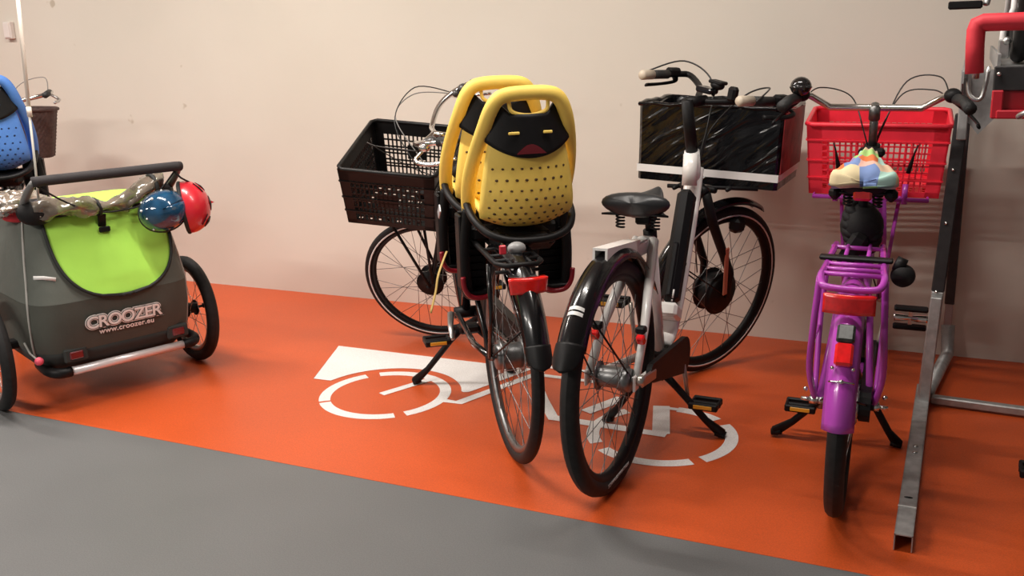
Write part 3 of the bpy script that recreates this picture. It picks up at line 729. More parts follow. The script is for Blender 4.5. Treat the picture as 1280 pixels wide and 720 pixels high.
cable(wb, [c0+Vector((-.05, -.26, .05)), c0+Vector((.08, -.2, .08)), c0+Vector((.11, -.08, .03)), c0+Vector((.05, -.01, -.1)), axp(.58)+Vector((.03, 0, 0))], SM, r=.003)
cable(wb, [axp(.5)+Vector((-.02, .03, 0)), axp(.42)+Vector((.07, .05, 0)), axp(.3)+Vector((.05, .07, 0)), (Wb-.02, .085, rf+.05)], SM, r=.003)
G().tube([(.93, .06, .765), (.97, 0, .765), (.93, -.06, .765)], .012, 8).tube([(.90, 0, .72), (.98, 0, .765)], .012, 8).tube([(1.0, .14, .765), (1.0, -.2, .765)], .008, 8).tube([(1.3, .2, .765), (1.3, -.2, .765)], .008, 8).tube([(.95, .1, .765), (1.38, .1, .765)], .008, 8).tube([(.95, -.1, .765), (1.38, -.1, .765)], .008, 8).build('front_carrier', matte, wb)

# black film-covered box
bx = thing('cargo_box', 'large box wrapped in glossy black film with white stripe on white electric bicycle', 'box')
bm_ = WP.M @ Matrix.Translation((1.20, -.003, .775)) @ Matrix.Rotation(R(3.2), 4, 'X')
bx.location = bm_.to_translation(); bx.rotation_euler = bm_.to_euler()
film = bpy.data.materials.new('glossy_black_film'); film.use_nodes = True; nt = film.node_tree; b = nt.nodes['Principled BSDF']
b.inputs['Base Color'].default_value = (.004, .004, .005, 1); b.inputs['Roughness'].default_value = .14; b.inputs['Coat Weight'].default_value = .15; b.inputs['Specular IOR Level'].default_value = .35
tc = nt.nodes.new('ShaderNodeTexCoord'); mp = nt.nodes.new('ShaderNodeMapping'); mp0 = nt.nodes.new('ShaderNodeMapping'); mp0.inputs['Rotation'].default_value = (R(36), 0, 0); mp.inputs['Scale'].default_value = (3, 3.2, 13)
n = nt.nodes.new('ShaderNodeTexNoise'); n.inputs['Scale'].default_value = 1.1; n.inputs['Detail'].default_value = 2.0; n.inputs['Distortion'].default_value = .8
bp = nt.nodes.new('ShaderNodeBump'); bp.inputs['Strength'].default_value = 1.; bp.inputs['Distance'].default_value = .02
nt.links.new(tc.outputs['Object'], mp0.inputs['Vector']); nt.links.new(mp0.outputs['Vector'], mp.inputs['Vector']); nt.links.new(mp.outputs['Vector'], n.inputs['Vector']); nt.links.new(n.outputs['Fac'], bp.inputs['Height']); nt.links.new(bp.outputs['Normal'], b.inputs['Normal'])
Lx, Wy, Hz = .41, .535, .285
def ring(z, s=1.): 
    x, y = Lx/2*s, Wy/2*s; r = .012; return [(x-r, -y, z), (x, -y+r, z), (x, y-r, z), (x-r, y, z), (-x+r, y, z), (-x, y-r, z), (-x, -y+r, z), (-x+r, -y, z)]
g = G(); lv = [(0, .985), (.04, .99), (.075, .99), (.2, 1.0), (Hz, 1.01), (Hz, .96), (Hz-.03, .94), (.02, .93)]
vs = []; 
for z, s in lv: vs += ring(z, s)
fs = [(k*8+i, k*8+(i+1) % 8, (k+1)*8+(i+1) % 8, (k+1)*8+i) for k in range(len(lv)-1) for i in range(8)]+[tuple(range(8))[::-1], tuple(range((len(lv)-1)*8, len(lv)*8))]
g.add(vs, fs, False); fixn(g.build('box_body', film, bx))
G().box((.0, -Wy/2-.003, Hz/2+.028), (Lx*.97, .004, Hz-.06), b=.0015).build('maroon_side', mat('maroon_film', (.26, .03, .032), .5, noise=.45, nscale=16, bump=.4, bscale=14, spec=.15), bx)
g = G()
def ringq(z, s, e): 
    x, y = Lx/2*s+e, Wy/2*s+e; return [(x, -y, z), (x, y, z), (-x, y, z), (-x, -y, z)]
vs = ringq(.030, .99, .002)+ringq(.058, .99, .002); g.add(vs, [(i, (i+1) % 4, 4+(i+1) % 4, 4+i) for i in range(4)], False); fixn(g.build('white_stripe', reflwhite, bx))
g = G(); random.seed(5)
pts = []
for k in range(40):
    t_ = k/40*4; sN = int(t_); f_ = t_-sN; cs = [(Lx/2, -Wy/2), (Lx/2, Wy/2), (-Lx/2, Wy/2), (-Lx/2, -Wy/2)]; a, b_ = cs[sN], cs[(sN+1) % 4]
    pts.append((a[0]+(b_[0]-a[0])*f_+random.uniform(-.004, .004), a[1]+(b_[1]-a[1])*f_+random.uniform(-.004, .004), Hz+.002+random.uniform(-.004, .006)))
g.tube(pts, .008, 6, closed=True); g.build('folded_film_edge', film, bx)

# ------------------------------------------------------------------ purple bicycle
PP = Pose((-.247, 2.635), -3, 1)
pb = thing('bicycle', 'purple city bicycle with red crate in front, seen from behind beside the steel rack', 'bicycle', (*PP.org, 0), PP.rot)
Wb, rf, ha, off = 1.06, .34, 69, .05
axx, axz = Wb-off*math.sin(R(ha)), rf-off*math.cos(R(ha))
def axp(L): return Vector((axx-math.cos(R(ha))*L, 0, axz+math.sin(R(ha))*L))
wheel(pb, (0, 0, .315), .315, .025, 'rear_wheel', rim_m=darkalu, hub=(.04, .10), flange=.035)
wheel(pb, (Wb, 0, rf), .34, .025, 'front_wheel', rim_m=darkalu, hub=(.03, .07))
pf = fender(pb, (0, 0, .315), .347, .074, 40, 172, purple, stay=(158,), arch=.42)
fender(pb, (Wb, 0, rf), .375, .066, 30, 170, purple, name='front_fender', stay=(150,))
ht0, ht1 = axp(.48), axp(.66); bb = Vector((.46, 0, .28))
fr = G(); fr.tube([ht0-Vector((0, 0, .03)), ht1], .022, 14)
fr.tube([ht0+Vector((0, 0, .03)), (.74, 0, .50), (.62, 0, .36), bb], .022, 12, smooth=4); fr.tube([ht1-Vector((0, 0, .05)), (.68, 0, .62), (.50, 0, .45)], .018, 12, smooth=4)
fr.tube([(.33, 0, .74), bb], .018, 12)
for sg in (1, -1):
    fr.tube([(0, sg*.066, .315), (.26, sg*.05, .30), bb+Vector((0, sg*.03, 0))], .010, 10); fr.tube([(0, sg*.066, .315), (.20, sg*.045, .53), (.36, sg*.015, .66)], .0095, 10)
fr.build('frame', purple, pb)
for sg in (1, -1):
    G().tube([axp(.46)+Vector((0, sg*.045, 0)), axp(.3)+Vector((.01, sg*.058, 0)), (Wb, sg*.058, rf)], [.013, .012, .009], 10).build('fork_blade', purple, pb)
rk = G(); zt = .700
rl = [(.30, .066, zt), (.0, .074, zt), (-.10, .078, zt), (-.140, .072, zt-.012), (-.152, .055, zt-.018), (-.155, 0, zt-.020)]
rk.tube(rl+[(x, -y, z) for x, y, z in rl[-2::-1]], .0095, 10, smooth=4)
for x in (-.085, -.03, .03, .12, .25): rk.tube([(x, -.076, zt+.002), (x, .076, zt+.002)], .0065, 8)
for y in (.03, -.03): rk.tube([(.05, y, zt+.004), (.30, y, zt+.004), (.36, y*.6, .70)], .006, 8)
for sg in (1, -1):
    rk.tube([(-.10, sg*.080, zt-.004), (-.10, sg*.088, .56), (-.05, sg*.094, .42), (.0, sg*.078, .32)], .009, 8, smooth=4)
    rk.tube([(.14, sg*.076, zt-.004), (.12, sg*.085, .52), (.02, sg*.080, .33)], .008, 8, smooth=4)
    rk.tube([(-.09, sg*.092, .50), (-.02, sg*.090, .50), (.11, sg*.086, .50)], .005, 6)
rk.build('luggage_rack', purple, pb)
G().box((.06, 0, zt+.013), (.035, .19, .012), b=.004).tube([(.06, -.10, zt+.01), (.06, -.125, zt)], .02, 12).build('spring_clamp', matte, pb)
g = G(); g.rev((.06, -.122, .675), (1, 0, .0), [(0, -.022), (.027, -.022), (.032, 0), (.027, .022), (0, .022)], 24); g.build('rack_bell', softblack, pb)
rr = G(); rr.grid(lambda u, v: (-.170-.012*math.sin(pi*u), (u-.5)*.118, .624+.050*v), 14, 5, .016); fixn(rr.build('rear_reflector', redref, pb)); 
G().box((-.145, 0, .645), (.02, .10, .035), b=.004).build('reflector_bracket', purple, pb)
def onf(a, y=0, o=0): return (math.cos(R(a))*(.348+o), y, .315+math.sin(R(a))*(.348+o))
g = G(); g.box(onf(130.5, 0, .008), (.052, .044, .02), rot=(0, -R(130.5-90), 0), b=.006); tlo = g.build('tail_light_housing', mat('housing_dark', (.03, .035, .032), .35, noise=.5, nscale=90), pb)
G().box(onf(140, 0, .008), (.060, .044, .02), rot=(0, -R(140-90), 0), b=.006).build('tail_light', redref, pb)
g = G()
for y in (.022, -.022): g.ball(onf(145.5, y*1.1, .002), .005)
for y in (.0,): g.ball(onf(151, y, .003), .006)
g.tube([onf(151, .03, -.008), onf(151, .0, .005), onf(151, -.03, -.008)], .0025, 6, smooth=3); g.build('fender_rivet', chrome, pf)
g = G(); 
for sg in (1, -1):
    g.cyl((0, sg*.07, .315), (0, sg*.092, .315), .013, n=6); g.cyl((0, sg*.092, .315), (0, sg*.115, .315), .007, .005, n=8); g.ball((0.01, sg*.105, .34), .007)
g.build('axle_nut', chrome, pb)
# chain lock wound round the seat post
g = G(); random.seed(11); pts = []
for k in range(60):
    a = k*.62; rr_ = .042*math.sqrt(max(.2, 1-((k-30)/36)**2))+.006*math.sin(k*1.9); pts.append((.33+rr_*math.cos(a)*.9, rr_*1.05*math.sin(a), .695+.115*(k/60)+.022*math.sin(a+1)))
g.tube(pts, .0155, 8, smooth=3); lk = g.build('chain_lock', softblack, pb)
G().ball((.335, 0, .752), .062, (1, 1, 1.1)).box((.275, .02, .69), (.03, .05, .11), rot=(.5, 0, 0), b=.012).build('lock_sleeve', softblack, lk)
G().cyl((.33, 0, .74), (.31, 0, .90), .0135).build('seat_post', matte, pb)
sdl = saddle(pb, (.17, 0, .925), .29, .19, softblack, tilt=8)
G().box((.185, 0, .872), (.014, .05, .04), rot=(0, .2, 0), b=.006).build('saddle_reflector', redref, sdl)
for sg in (1, -1): G().box((.215, sg*.075, .868), (.05, .035, .04), b=.014).build('saddle_spring_cover', matte, sdl)
# patchwork cover over the saddle
mc = bpy.data.materials.new('patchwork_cloth'); mc.use_nodes = True; nt = mc.node_tree; b = nt.nodes['Principled BSDF']; b.inputs['Roughness'].default_value = .75
tc = nt.nodes.new('ShaderNodeTexCoord'); mp = nt.nodes.new('ShaderNodeMapping'); mp.inputs['Scale'].default_value = (14, 21, 14); mp.inputs['Location'].default_value = (.3, .35, .2)
vo = nt.nodes.new('ShaderNodeTexVoronoi'); vo.inputs['Scale'].default_value = 1.; vo.inputs['Randomness'].default_value = .35
sp = nt.nodes.new('ShaderNodeSeparateColor'); cr = nt.nodes.new('ShaderNodeValToRGB'); cr.color_ramp.interpolation = 'CONSTANT'
cols = [(.75, .55, .38), (.78, .20, .06), (.42, .66, .58), (.78, .66, .40), (.42, .66, .22), (.78, .48, .40), (.20, .30, .58), (.42, .30, .16), (.72, .66, .54), (.32, .28, .50)]
while len(cr.color_ramp.elements) < len(cols): cr.color_ramp.elements.new(.5)
for i, c in enumerate(cols): cr.color_ramp.elements[i].position = i/len(cols); cr.color_ramp.elements[i].color = (*c, 1)
nt.links.new(tc.outputs['Object'], mp.inputs['Vector']); nt.links.new(mp.outputs['Vector'], vo.inputs['Vector']); nt.links.new(vo.outputs['Color'], sp.inputs['Color']); nt.links.new(sp.outputs['Red'], cr.inputs['Fac']); nt.links.new(cr.outputs['Color'], b.inputs['Base Color'])
Ms = PP.M @ Matrix.Translation((.165, 0, .932)) @ Matrix.Rotation(R(-8), 4, 'Y')
def cov(u, v):
    k = math.sqrt(max(0, 1-(1-min(1, u/.14))**2))*math.sqrt(max(0, 1-max(0, (u-.9)/.1)**2))
    h = (.090*(1-min(1, u*1.05)**.75)**1.35+.026)*k; a = (v-.5)*2*R(112)
    w_ = .004*math.sin(v*34)+.003*math.sin(u*21+v*9)
    zz = -.030+.047*math.cos(a)*(1-.25*u)*k
    if abs(v-.5) > .36: zz += .010*math.sin(v*60)-.012*(1-u)
    return (u*.305-.012, math.sin(a)*h*1.02+.0, zz+w_*k+.012*abs(math.sin(a))**3*(1-u))
co = fixn(G().grid(cov, 30, 28, .004).build('saddle_cover', mc)); co.location = Ms.to_translation(); co.rotation_euler = Ms.to_euler()
tag(co, 'colourful patchwork cloth cover pulled over the saddle of the purple bicycle', 'saddle cover')
chaincase(pb, (0, 0, .315), (.46, 0, .28), y=-.055, rb=.08, rh=.045, th=.03)
G().rev((.46, 0, .28), (0, 1, 0), [(0, -.045), (.022, -.045), (.024, 0), (.022, .045), (0, .045)], 20).build('bottom_bracket', matte, pb)
for sg, a in ((1, 268), (-1, 88)):
    e = Vector((.46+math.cos(R(a))*.165, sg*.09, .28+math.sin(R(a))*.165))
    G().tube([(.46, sg*.07, .28), e], [.013, .011], 10).build('crank_arm', alu, pb)
    if sg > 0: pedal(pb, e+Vector((0, .058, 0)))
    else: pedal(pb, e+Vector((0, -.070, 0)), refl=False, chrome_core=True, tilt=72)
double_stand(pb, (.42, 0, .21), ((.449, .225, 0), (.478, -.158, 0)))
st = G(); st.tube([axp(.64), axp(.80)], .0135, 12); st.tube([axp(.76), axp(.80), axp(.80)+Vector((.02, 0, 0))], .018, 12); st.build('stem', darkalu, pb)
G().tube([axp(.60), axp(.665)], .026, 14).box(axp(.64)+Vector((-.01, 0, 0)), (.05, .085, .03), b=.01).build('headset_collar', matte, pb)
c0 = axp(.80)+Vector((.012, 0, .0))
hb = G(); hb.tube([c0+Vector(p) for p in [(-.12, .245, .035), (-.03, .205, .040), (0, .14, .0), (0, .0, 0), (0, -.14, .0), (-.03, -.205, .040), (-.12, -.245, .035)]], .0115, 12, smooth=1); hb.build('handlebar', chrome, pb)
for sg in (1, -1):
    G().tube([c0+Vector((-.09, sg*.237, .036)), c0+Vector((-.145, sg*.258, .03)), c0+Vector((-.215, sg*.27, .015))], [.018, .017, .019], 12).build('grip', grip_m, pb)
    G().tube([c0+Vector((-.07, sg*.24, .02)), c0+Vector((-.06, sg*.275, -.01)), c0+Vector((-.12, sg*.30, -.035)), c0+Vector((-.17, sg*.30, -.04))], [.011, .009, .008, .009], 8, smooth=4, flat=(1, .6)).ball(c0+Vector((-.075, sg*.225, .045)), .026, (1, 1, .9)).build('brake_lever', matte, pb)
g = G(); g.ball(c0+Vector((-.10, .228, .072)), .034, (1, 1, .92)); g.rev(c0+Vector((-.10, .228, .07)), (0, 0, 1), [(.034, -.004), (.0365, 0), (.034, .004)], 24); g.build('bell', mat('bell_black', (.015, .014, .014), .12, coat=.5), pb)
cable(pb, [c0+Vector((-.06, -.22, .03)), c0+Vector((.07, -.19, .095)), c0+Vector((.09, -.09, .08)), c0+Vector((.04, -.03, -.06)), axp(.62)])
cable(pb, [c0+Vector((-.05, -.21, .04)), c0+Vector((.05, -.17, .055)), c0+Vector((.07, -.08, .04)), c0+Vector((.03, -.02, -.08)), axp(.6)])
cable(pb, [c0+Vector((-.06, .22, .03)), c0+Vector((.06, .18, .06)), c0+Vector((.08, .08, .03)), c0+Vector((.03, .03, -.08)), axp(.6)])
# purple front carrier under the crate
g = G(); zc = .735
g.tube([(.95, .19, zc), (1.30, .19, zc+.03), (1.30, -.19, zc+.03), (.95, -.19, zc)], .008, 8, closed=True)
for y in (-.1, 0, .1): g.tube([(.95, y, zc), (1.30, y, zc+.03)], .006, 6)
for sg in (1, -1):
    g.tube([(.95, sg*.115, zc-.015), (.955, sg*.115, zc+.055)], .010, 8); g.tube([(1.05, sg*.10, zc), (Wb, sg*.066, rf+.01)], .007, 8)
g.build('front_carrier', purple, pb)
for sg in (.11, -.12): G().tube([(.955, sg, .83), (.945, sg*1.05, .86), (.935, sg*1.12, .90), (.93, sg*1.2, .93)], [.008, .007, .003, .003], 8).build('crate_strap_hook', matte, pb)
cmx = PP.M @ Matrix.Translation((1.135, -.008, .755)) @ Matrix.Rotation(R(-6), 4, 'Y')
crate('plastic_crate', 'bright red plastic grid crate on the front carrier of the purple bicycle', cmx, .33, .475, .255, redcrate, nv=13, rows=8, block=False)

# ------------------------------------------------------------------ bicycle trailer
TP = Pose((-3.135, 2.686), -68)
tr = thing('bicycle_trailer', 'grey and lime green child bicycle trailer with black push bar and silver rear tube', 'bicycle trailer', (*TP.org, 0), TP.rot)
for yy in (.425, -.378):
    w_ = wheel(tr, (0, yy, .232), .232, .025, 'trailer_wheel', rim_m=alu, nsp=20, hub=(.022, .05), hub_m=matte, flange=.02, spoke_m=alu)
for yy in (.36, -.335): G().box((.02, yy, .24), (.06, .09, .03), b=.006).build('axle_mount', matte, tr)
# body loft:  z, back f, front f, half width
LV = [(.150, -.20, .40, .27), (.185, -.235, .46, .300), (.24, -.262, .50, .318), (.34, -.284, .52, .325), (.43, -.290, .50, .322), (.50, -.272, .46, .312), (.60, -.235, .38, .298), (.68, -.200, .30, .283), (.735, -.172, .22, .272), (.765, -.13, .15, .25), (.775, -.05, .08, .20)]
def prm(z):
    if z <= LV[0][0]: return LV[0][1:]
    for a, b_ in zip(LV, LV[1:]):
        if z <= b_[0]: s = (z-a[0])/(b_[0]-a[0]); return tuple(a[i]+(b_[i]-a[i])*s for i in (1, 2, 3))
    return LV[-1][1:]
def ringp(z, off=0., n=48, sq=6.0):
    bk, ft, hw = prm(z); cx, lx = (bk+ft)/2, (ft-bk)/2+off; out = []
    for k in range(n):
        a = 2*pi*k/n; c, s = math.cos(a), math.sin(a)
        out.append((cx+lx*math.copysign(abs(c)**(2/sq), c), .020+(hw-.010+off)*math.copysign(abs(s)**(2/sq), s), z))
    return out
def loft(zs, off=0., capb=True, capt=True):
    g = G(); n = 48; vs = []
    for z in zs: vs += ringp(z, off)
    fs = [(k*n+i, k*n+(i+1) % n, (k+1)*n+(i+1) % n, (k+1)*n+i) for k in range(len(zs)-1) for i in range(n)]
    if capb: fs.append(tuple(range(n))[::-1])
    if capt: fs.append(tuple((len(zs)-1)*n+i for i in range(n)))
    return g.add(vs, fs)
fixn(loft([.15, .165, .185, .21, .235]).build('base_tub', darkfab, tr))
lowz = [.2355, .25, .28, .34, .39, .43]
upz = [.4305, .46, .50, .55, .60, .64, .68, .705, .735]
lb = fixn(loft(lowz, 0, False, False).build('body_lower_fabric', mat('dark_grey_green_fabric', (.070, .073, .060), .85, noise=.12, nscale=6, bump=.15, bscale=30), tr))
ub = fixn(loft(upz, .0, False, False).build('body_upper_fabric', greyfab, tr))
rz = [.735, .75, .765, .775]
G().grid(lambda u, v: (-.10+u*.22, .012+(prm(.66+.10*v)[2]+.002)*(1-.0*u)-.012, .66+.10*v), 8, 8, .004).build('roof_side_panel', greenfab, tr)
G().ball((-.185, .240, .765), .062, (.9, 1.1, .8)).build('folded_hood_end', softblack, tr)
rf_ = fixn(loft(rz, .004, False, True).build('roof', greenfab, tr))
for sg in (1, -1):
    P_ = []
    for z in (.19, .24, .32, .40, .44, .50, .58, .66, .73):
        bk, ft, hw = prm(z); cx, lx = (bk+ft)/2, (ft-bk)/2; s = .968; c = -((1-s**6.0)**(1/6.0)); P_.append((cx+lx*c-.003, .020+sg*((hw-.010)*s+.002), z))
    G().tube(P_, .0045, 6, smooth=3).build('corner_piping', greypipe, ub)
lid = [p for p in ringp(.737, .006)]
g = G().tube(lid, .008, 8, closed=True); g.build('lid_binding', piping, rf_)
def bkf(y, z, off):
    bk, ft, hw = prm(z); lx = (ft-bk)/2+off; cx = (bk+ft)/2; s = min(.985, abs(y-.02)/(hw-.01+off)); return cx-lx*(1-s**6.0)**(1/6.0)
# lime flap hanging over the back
ztop, zb = .735, .425
def flapw(t): return .232*(1-max(0, t)**3.6)**(1/2.2)*(1-.02*t)
def fl(u, v, off=.009):
    t = v*.9999; w_ = flapw(t); y = (u-.5)*2*w_-.004; z = ztop-(ztop-zb)*t
    return (bkf(y, z, off)-.004*math.sin(u*9+v*5)*math.sin(pi*v), y, z)
fp = fixn(G().grid(fl, 26, 26, .004).build('window_flap', greenfab, tr))
e = [fl(0, k/26, .012) for k in range(27)]+[fl(u/12, .995, .012) for u in range(1, 12)]+[fl(1, 1-k/26, .012) for k in range(27)]
G().tube(e, .0065, 6).build('flap_binding', piping, fp)
g = G(); g.box((bkf(.02, .70, .02), .02, .70), (.008, .03, .06), rot=(0, -.3, 0), b=.002).box((bkf(.02, .675, .025), .02, .672), (.012, .042, .022), b=.004); g.build('buckle', matte, fp)
# push bar
g = G(); g.tube([(-.30, .272, .888), (-.302, .25, .889), (-.302, -.255, .887), (-.297, -.275, .885)], .0185, 14); g.build('push_bar', mat('foam_black', (.03, .026, .028), .8, bump=.1, bscale=200), tr)
for sg in (1, -1):
    G().tube([(-.30, sg*.268, .885), (-.24, sg*.275, .845), (-.16, sg*.275, .79), (-.10, sg*.27, .76)], [.012, .014, .015, .015], 10, smooth=3).build('push_bar_arm', mat('bar_arm_grey', (.2, .195, .19), .5, .4), tr)
    G().box((-.165, sg*.245, .775), (.10, .07, .05), rot=(0, .3, 0), b=.018).build('push_bar_joint', matte, tr)
# safety strap hanging from the bar
G().tube([(-.30, .262, .875), (-.27, .16, .80), (-.24, .05, .745), (-.225, -.07, .735), (-.235, -.17, .76), (-.29, -.255, .87)], .0035, 6, smooth=6).build('wrist_strap', piping, tr)
# rolled clear rain cover across the lid
g = G(); random.seed(4); n = 40; vs = []
cen = []
for i in range(n+1):
    t = i/n; y = .262-.50*t
    rad = .036*(1-.55*math.exp(-((t-.55)/.10)**2))*(1+.15*math.sin(t*22))
    cz_ = .775-.018*math.exp(-((t-.55)/.2)**2)+(.050*max(0, t-.70)/.3)
    cen.append(((-.195-.02*math.sin(t*5), y, cz_), rad))
ks = 16
for i, (c, rad) in enumerate(cen):
    for k in range(ks):
        a = 2*pi*k/ks; r_ = rad*(1+.22*math.sin(3*a+i*.5)+.12*math.sin(7*a-i*.8)+random.uniform(-.06, .06)); vs.append((c[0]+r_*math.cos(a)*1.25, c[1], c[2]+r_*math.sin(a)*.95))
fs = [(i*ks+k, i*ks+(k+1) % ks, (i+1)*ks+(k+1) % ks, (i+1)*ks+k) for i in range(n) for k in range(ks)]+[tuple(range(ks)), tuple(n*ks+k for k in range(ks))[::-1]]
rc = fixn(g.add(vs, fs).build('rain_cover_roll', clear, tr))
G().tube([(-.195+.05*math.cos(a), .03+.006*math.sin(a), .757+.032*math.sin(a)) for a in [2*pi*k/16 for k in range(16)]], .006, 6, closed=True).build('roll_strap', piping, rc)
G().tube([(-.18+.055*math.cos(a), -.20, .80+.05*math.sin(a)) for a in [2*pi*k/16 for k in range(16)]], .008, 6, closed=True).build('roll_strap', piping, rc)
# rear bumper tube
g = G(); g.tube([(-.245, .225, .158), (-.245, -.235, .158)], .0165, 16); bp_ = g.build('bumper_tube', mat('pinkish_aluminium', (.78, .72, .72), .35, .35), tr)
for sg in (1, -1): G().tube([(-.245, sg*.222, .158), (-.243, sg*.265, .160), (-.20, sg*.29, .165), (-.10, sg*.29, .17)], [.020, .020, .02, .018], 10, smooth=3).build('bumper_joint', matte, bp_)
for sg in (1, -1):
    G().box((bkf(.20, .225, 0)-.004, sg*.20, .222), (.016, .088, .056), b=.016).build('light_pocket', darkfab, tr)
    G().box((bkf(.20, .225, 0)-.013, sg*.20, .222), (.008, .050, .030), b=.010).build('rear_reflector', darkred, tr)
def on_back(y, z, off, size, body, m, name, sp=1., bold=.0, par=None):
    slope = (prm(z+.03)[0]-prm(z-.03)[0])/.06
    M = Matrix.Translation((bkf(y, z, off), y, z)) @ Matrix.Rotation(math.atan(slope), 4, 'Y') @ Matrix(((0, 0, -1, 0), (-1, 0, 0, 0), (0, 1, 0, 0), (0, 0, 0, 1)))
    return text_mesh(body, size, m, name, par or lb, M, space=sp, bold=bold)
on_back(.012, .336, .0045, .066, 'CROOZER', lettering, 'logo_outline', .90, .0072)
on_back(.012, .336, .0060, .066, 'CROOZER', mat('dark_letter_inside', (.07, .072, .062), .8), 'logo_gap', .90, .0038)
on_back(.012, .336, .0075, .066, 'CROOZER', lettering, 'logo_letters', .90, .0014)
on_back(.004, .296, .005, .030, 'www.croozer.eu', lettering, 'web_address', 1.05, .0006)
G().tube([(bkf(.285, .53, .004), .298, .535), (bkf(.27, .527, .006), .27, .532), (bkf(.23, .52, .006), .232, .522)], .008, 6, flat=(.2, 1)).build('reflective_strip', reflwhite, ub)
# hitch arm and pink ball end
G().tube([(-.12, .335, .27), (-.17, .335, .24), (-.215, .325, .222)], .004, 6).build('tension_cord', greypipe, tr)
G().ball((-.222, .322, .218), .016).build('cord_ball', mat('pink_plastic', (.8, .10, .16), .4), tr)
G().tube([(.40, .12, .18), (.62, .12, .20), (.85, .06, .30), (.98, .05, .33)], .014, 10, smooth=4).build('drawbar', alu, tr)

# safety flag pole standing up from the trailer
fpole = thing('flag_pole', 'thin white flexible flag pole rising from the left side of the trailer', 'flag pole', (0, 0, 0))
A_ = TP.w((-.235, .243, .752)); B_ = TP.w((-.235, .225, 1.14)); C_ = TP.w((-.235, .20, 1.60))
G().tube([A_, (A_+B_)/2+Vector((.002, 0, 0)), B_], .0042, 8).build('lower_rod', mat('rod_offwhite', (.6, .58, .52), .4), fpole)
G().tube([B_+Vector((0, 0, -.01)), (B_+C_)/2, C_], .0068, 10).build('upper_rod', mat('rod_cream', (.86, .76, .66), .4), fpole)
for p in (B_,): G().cyl(p+Vector((0, 0, -.03)), p+Vector((0, 0, .005)), .0085).build('ferrule', mat('rod_cream', (.86, .76, .66), .4), fpole)

# helmets
def helmet(label, loc, rot, m, dark, r=.105, marks=False, vents=True):
    t = thing('bicycle_helmet', label, 'helmet', loc, rot)
    def hs(u, v, k=1.):
        a = 2*pi*u; ph = v*R(100); x = math.sin(ph)*math.cos(a)*1.18; y = math.sin(ph)*math.sin(a); z = math.cos(ph)
        return (x*r*k, y*r*k, z*r*k*.98)
    fixn(G().grid(hs, 32, 16, -.016).build('shell', m, t))
    G().tube([hs(k/32, 1, .96) for k in range(32)], .009, 8, closed=True).build('rim', dark, t)
    g = G()
    def on(px, py, k=1.012):
        d = Vector((px, py, 0)); z = math.sqrt(max(0, 1-(px)**2-py**2)); return (px*1.18*r*k, py*r*k, z*r*.98*k)
    for yy in ((-.42, 0, .42) if vents else ()):
        for x0, x1 in ((-.80, -.45), (.42, .80)) if yy else ((-.85, -.5), (-.28, .28), (.5, .85)):
            if x1 < .9 and (abs(x1)**2+yy**2) < .98: g.tube([on(x0, yy*(1.0-.15*abs(x0))), on((x0+x1)/2, yy), on(x1, yy*(1.0-.15*abs(x1)))], [.008, (.26 if yy == 0 else .13)*r, .008], 10, smooth=5, flat=(1, .16))
    if vents: g.build('vent', mat('vent_black', (.008, .010, .009), .5), t)
    g = G(); g.tube([hs(.12, 1, .9), (0, r*.62, -r*.75), (.01, 0, -r*1.1), (0, -r*.62, -r*.75), hs(.88, 1, .9)], .005, 6, smooth=4, flat=(1, .3)); g.build('chin_strap', piping, t)
    if marks:
        for (u, v, s) in ((.30, .45, .008), (.43, .62, .007), (.36, .80, .006), (.52, .5, .005), (.2, .7, .006), (.62, .75, .006)): G().ball(hs(u, v, 1.005), s, (.8, .8, .8), 10).build('light_spot_print', reflwhite, t)
    return t
def hp(p): return TP.w(p)
def aim(top, twist):
    d = (TP.M.to_3x3() @ Vector(top)).normalized(); return (d.to_track_quat('Z', 'Y').to_matrix() @ Matrix.Rotation(R(twist), 3, 'Z')).to_euler()
helmet('glossy dark blue child helmet hanging from the right end of the trailer push bar', hp((-.30, -.185, .722)), aim((-.9, .35, .25), 20), mat('helmet_blue', (.010, .060, .13), .12, coat=1., noise=.6, nscale=14), piping, .078, True, False)
helmet('red helmet with dark vents hanging behind the blue helmet beside the trailer', hp((-.285, -.292, .720)), aim((-.45, -.87, .12), 75), mat('helmet_red', (.62, .02, .035), .3, coat=.5), piping, .088)
G().tube([hp((-.30, -.24, .875)), hp((-.30, -.27, .84)), hp((-.29, -.31, .815))], .004, 6).build('helmet_strap', piping, None)
o = bpy.data.objects['helmet_strap']; tag(o, 'thin black strap tying the helmets to the trailer push bar', 'strap')

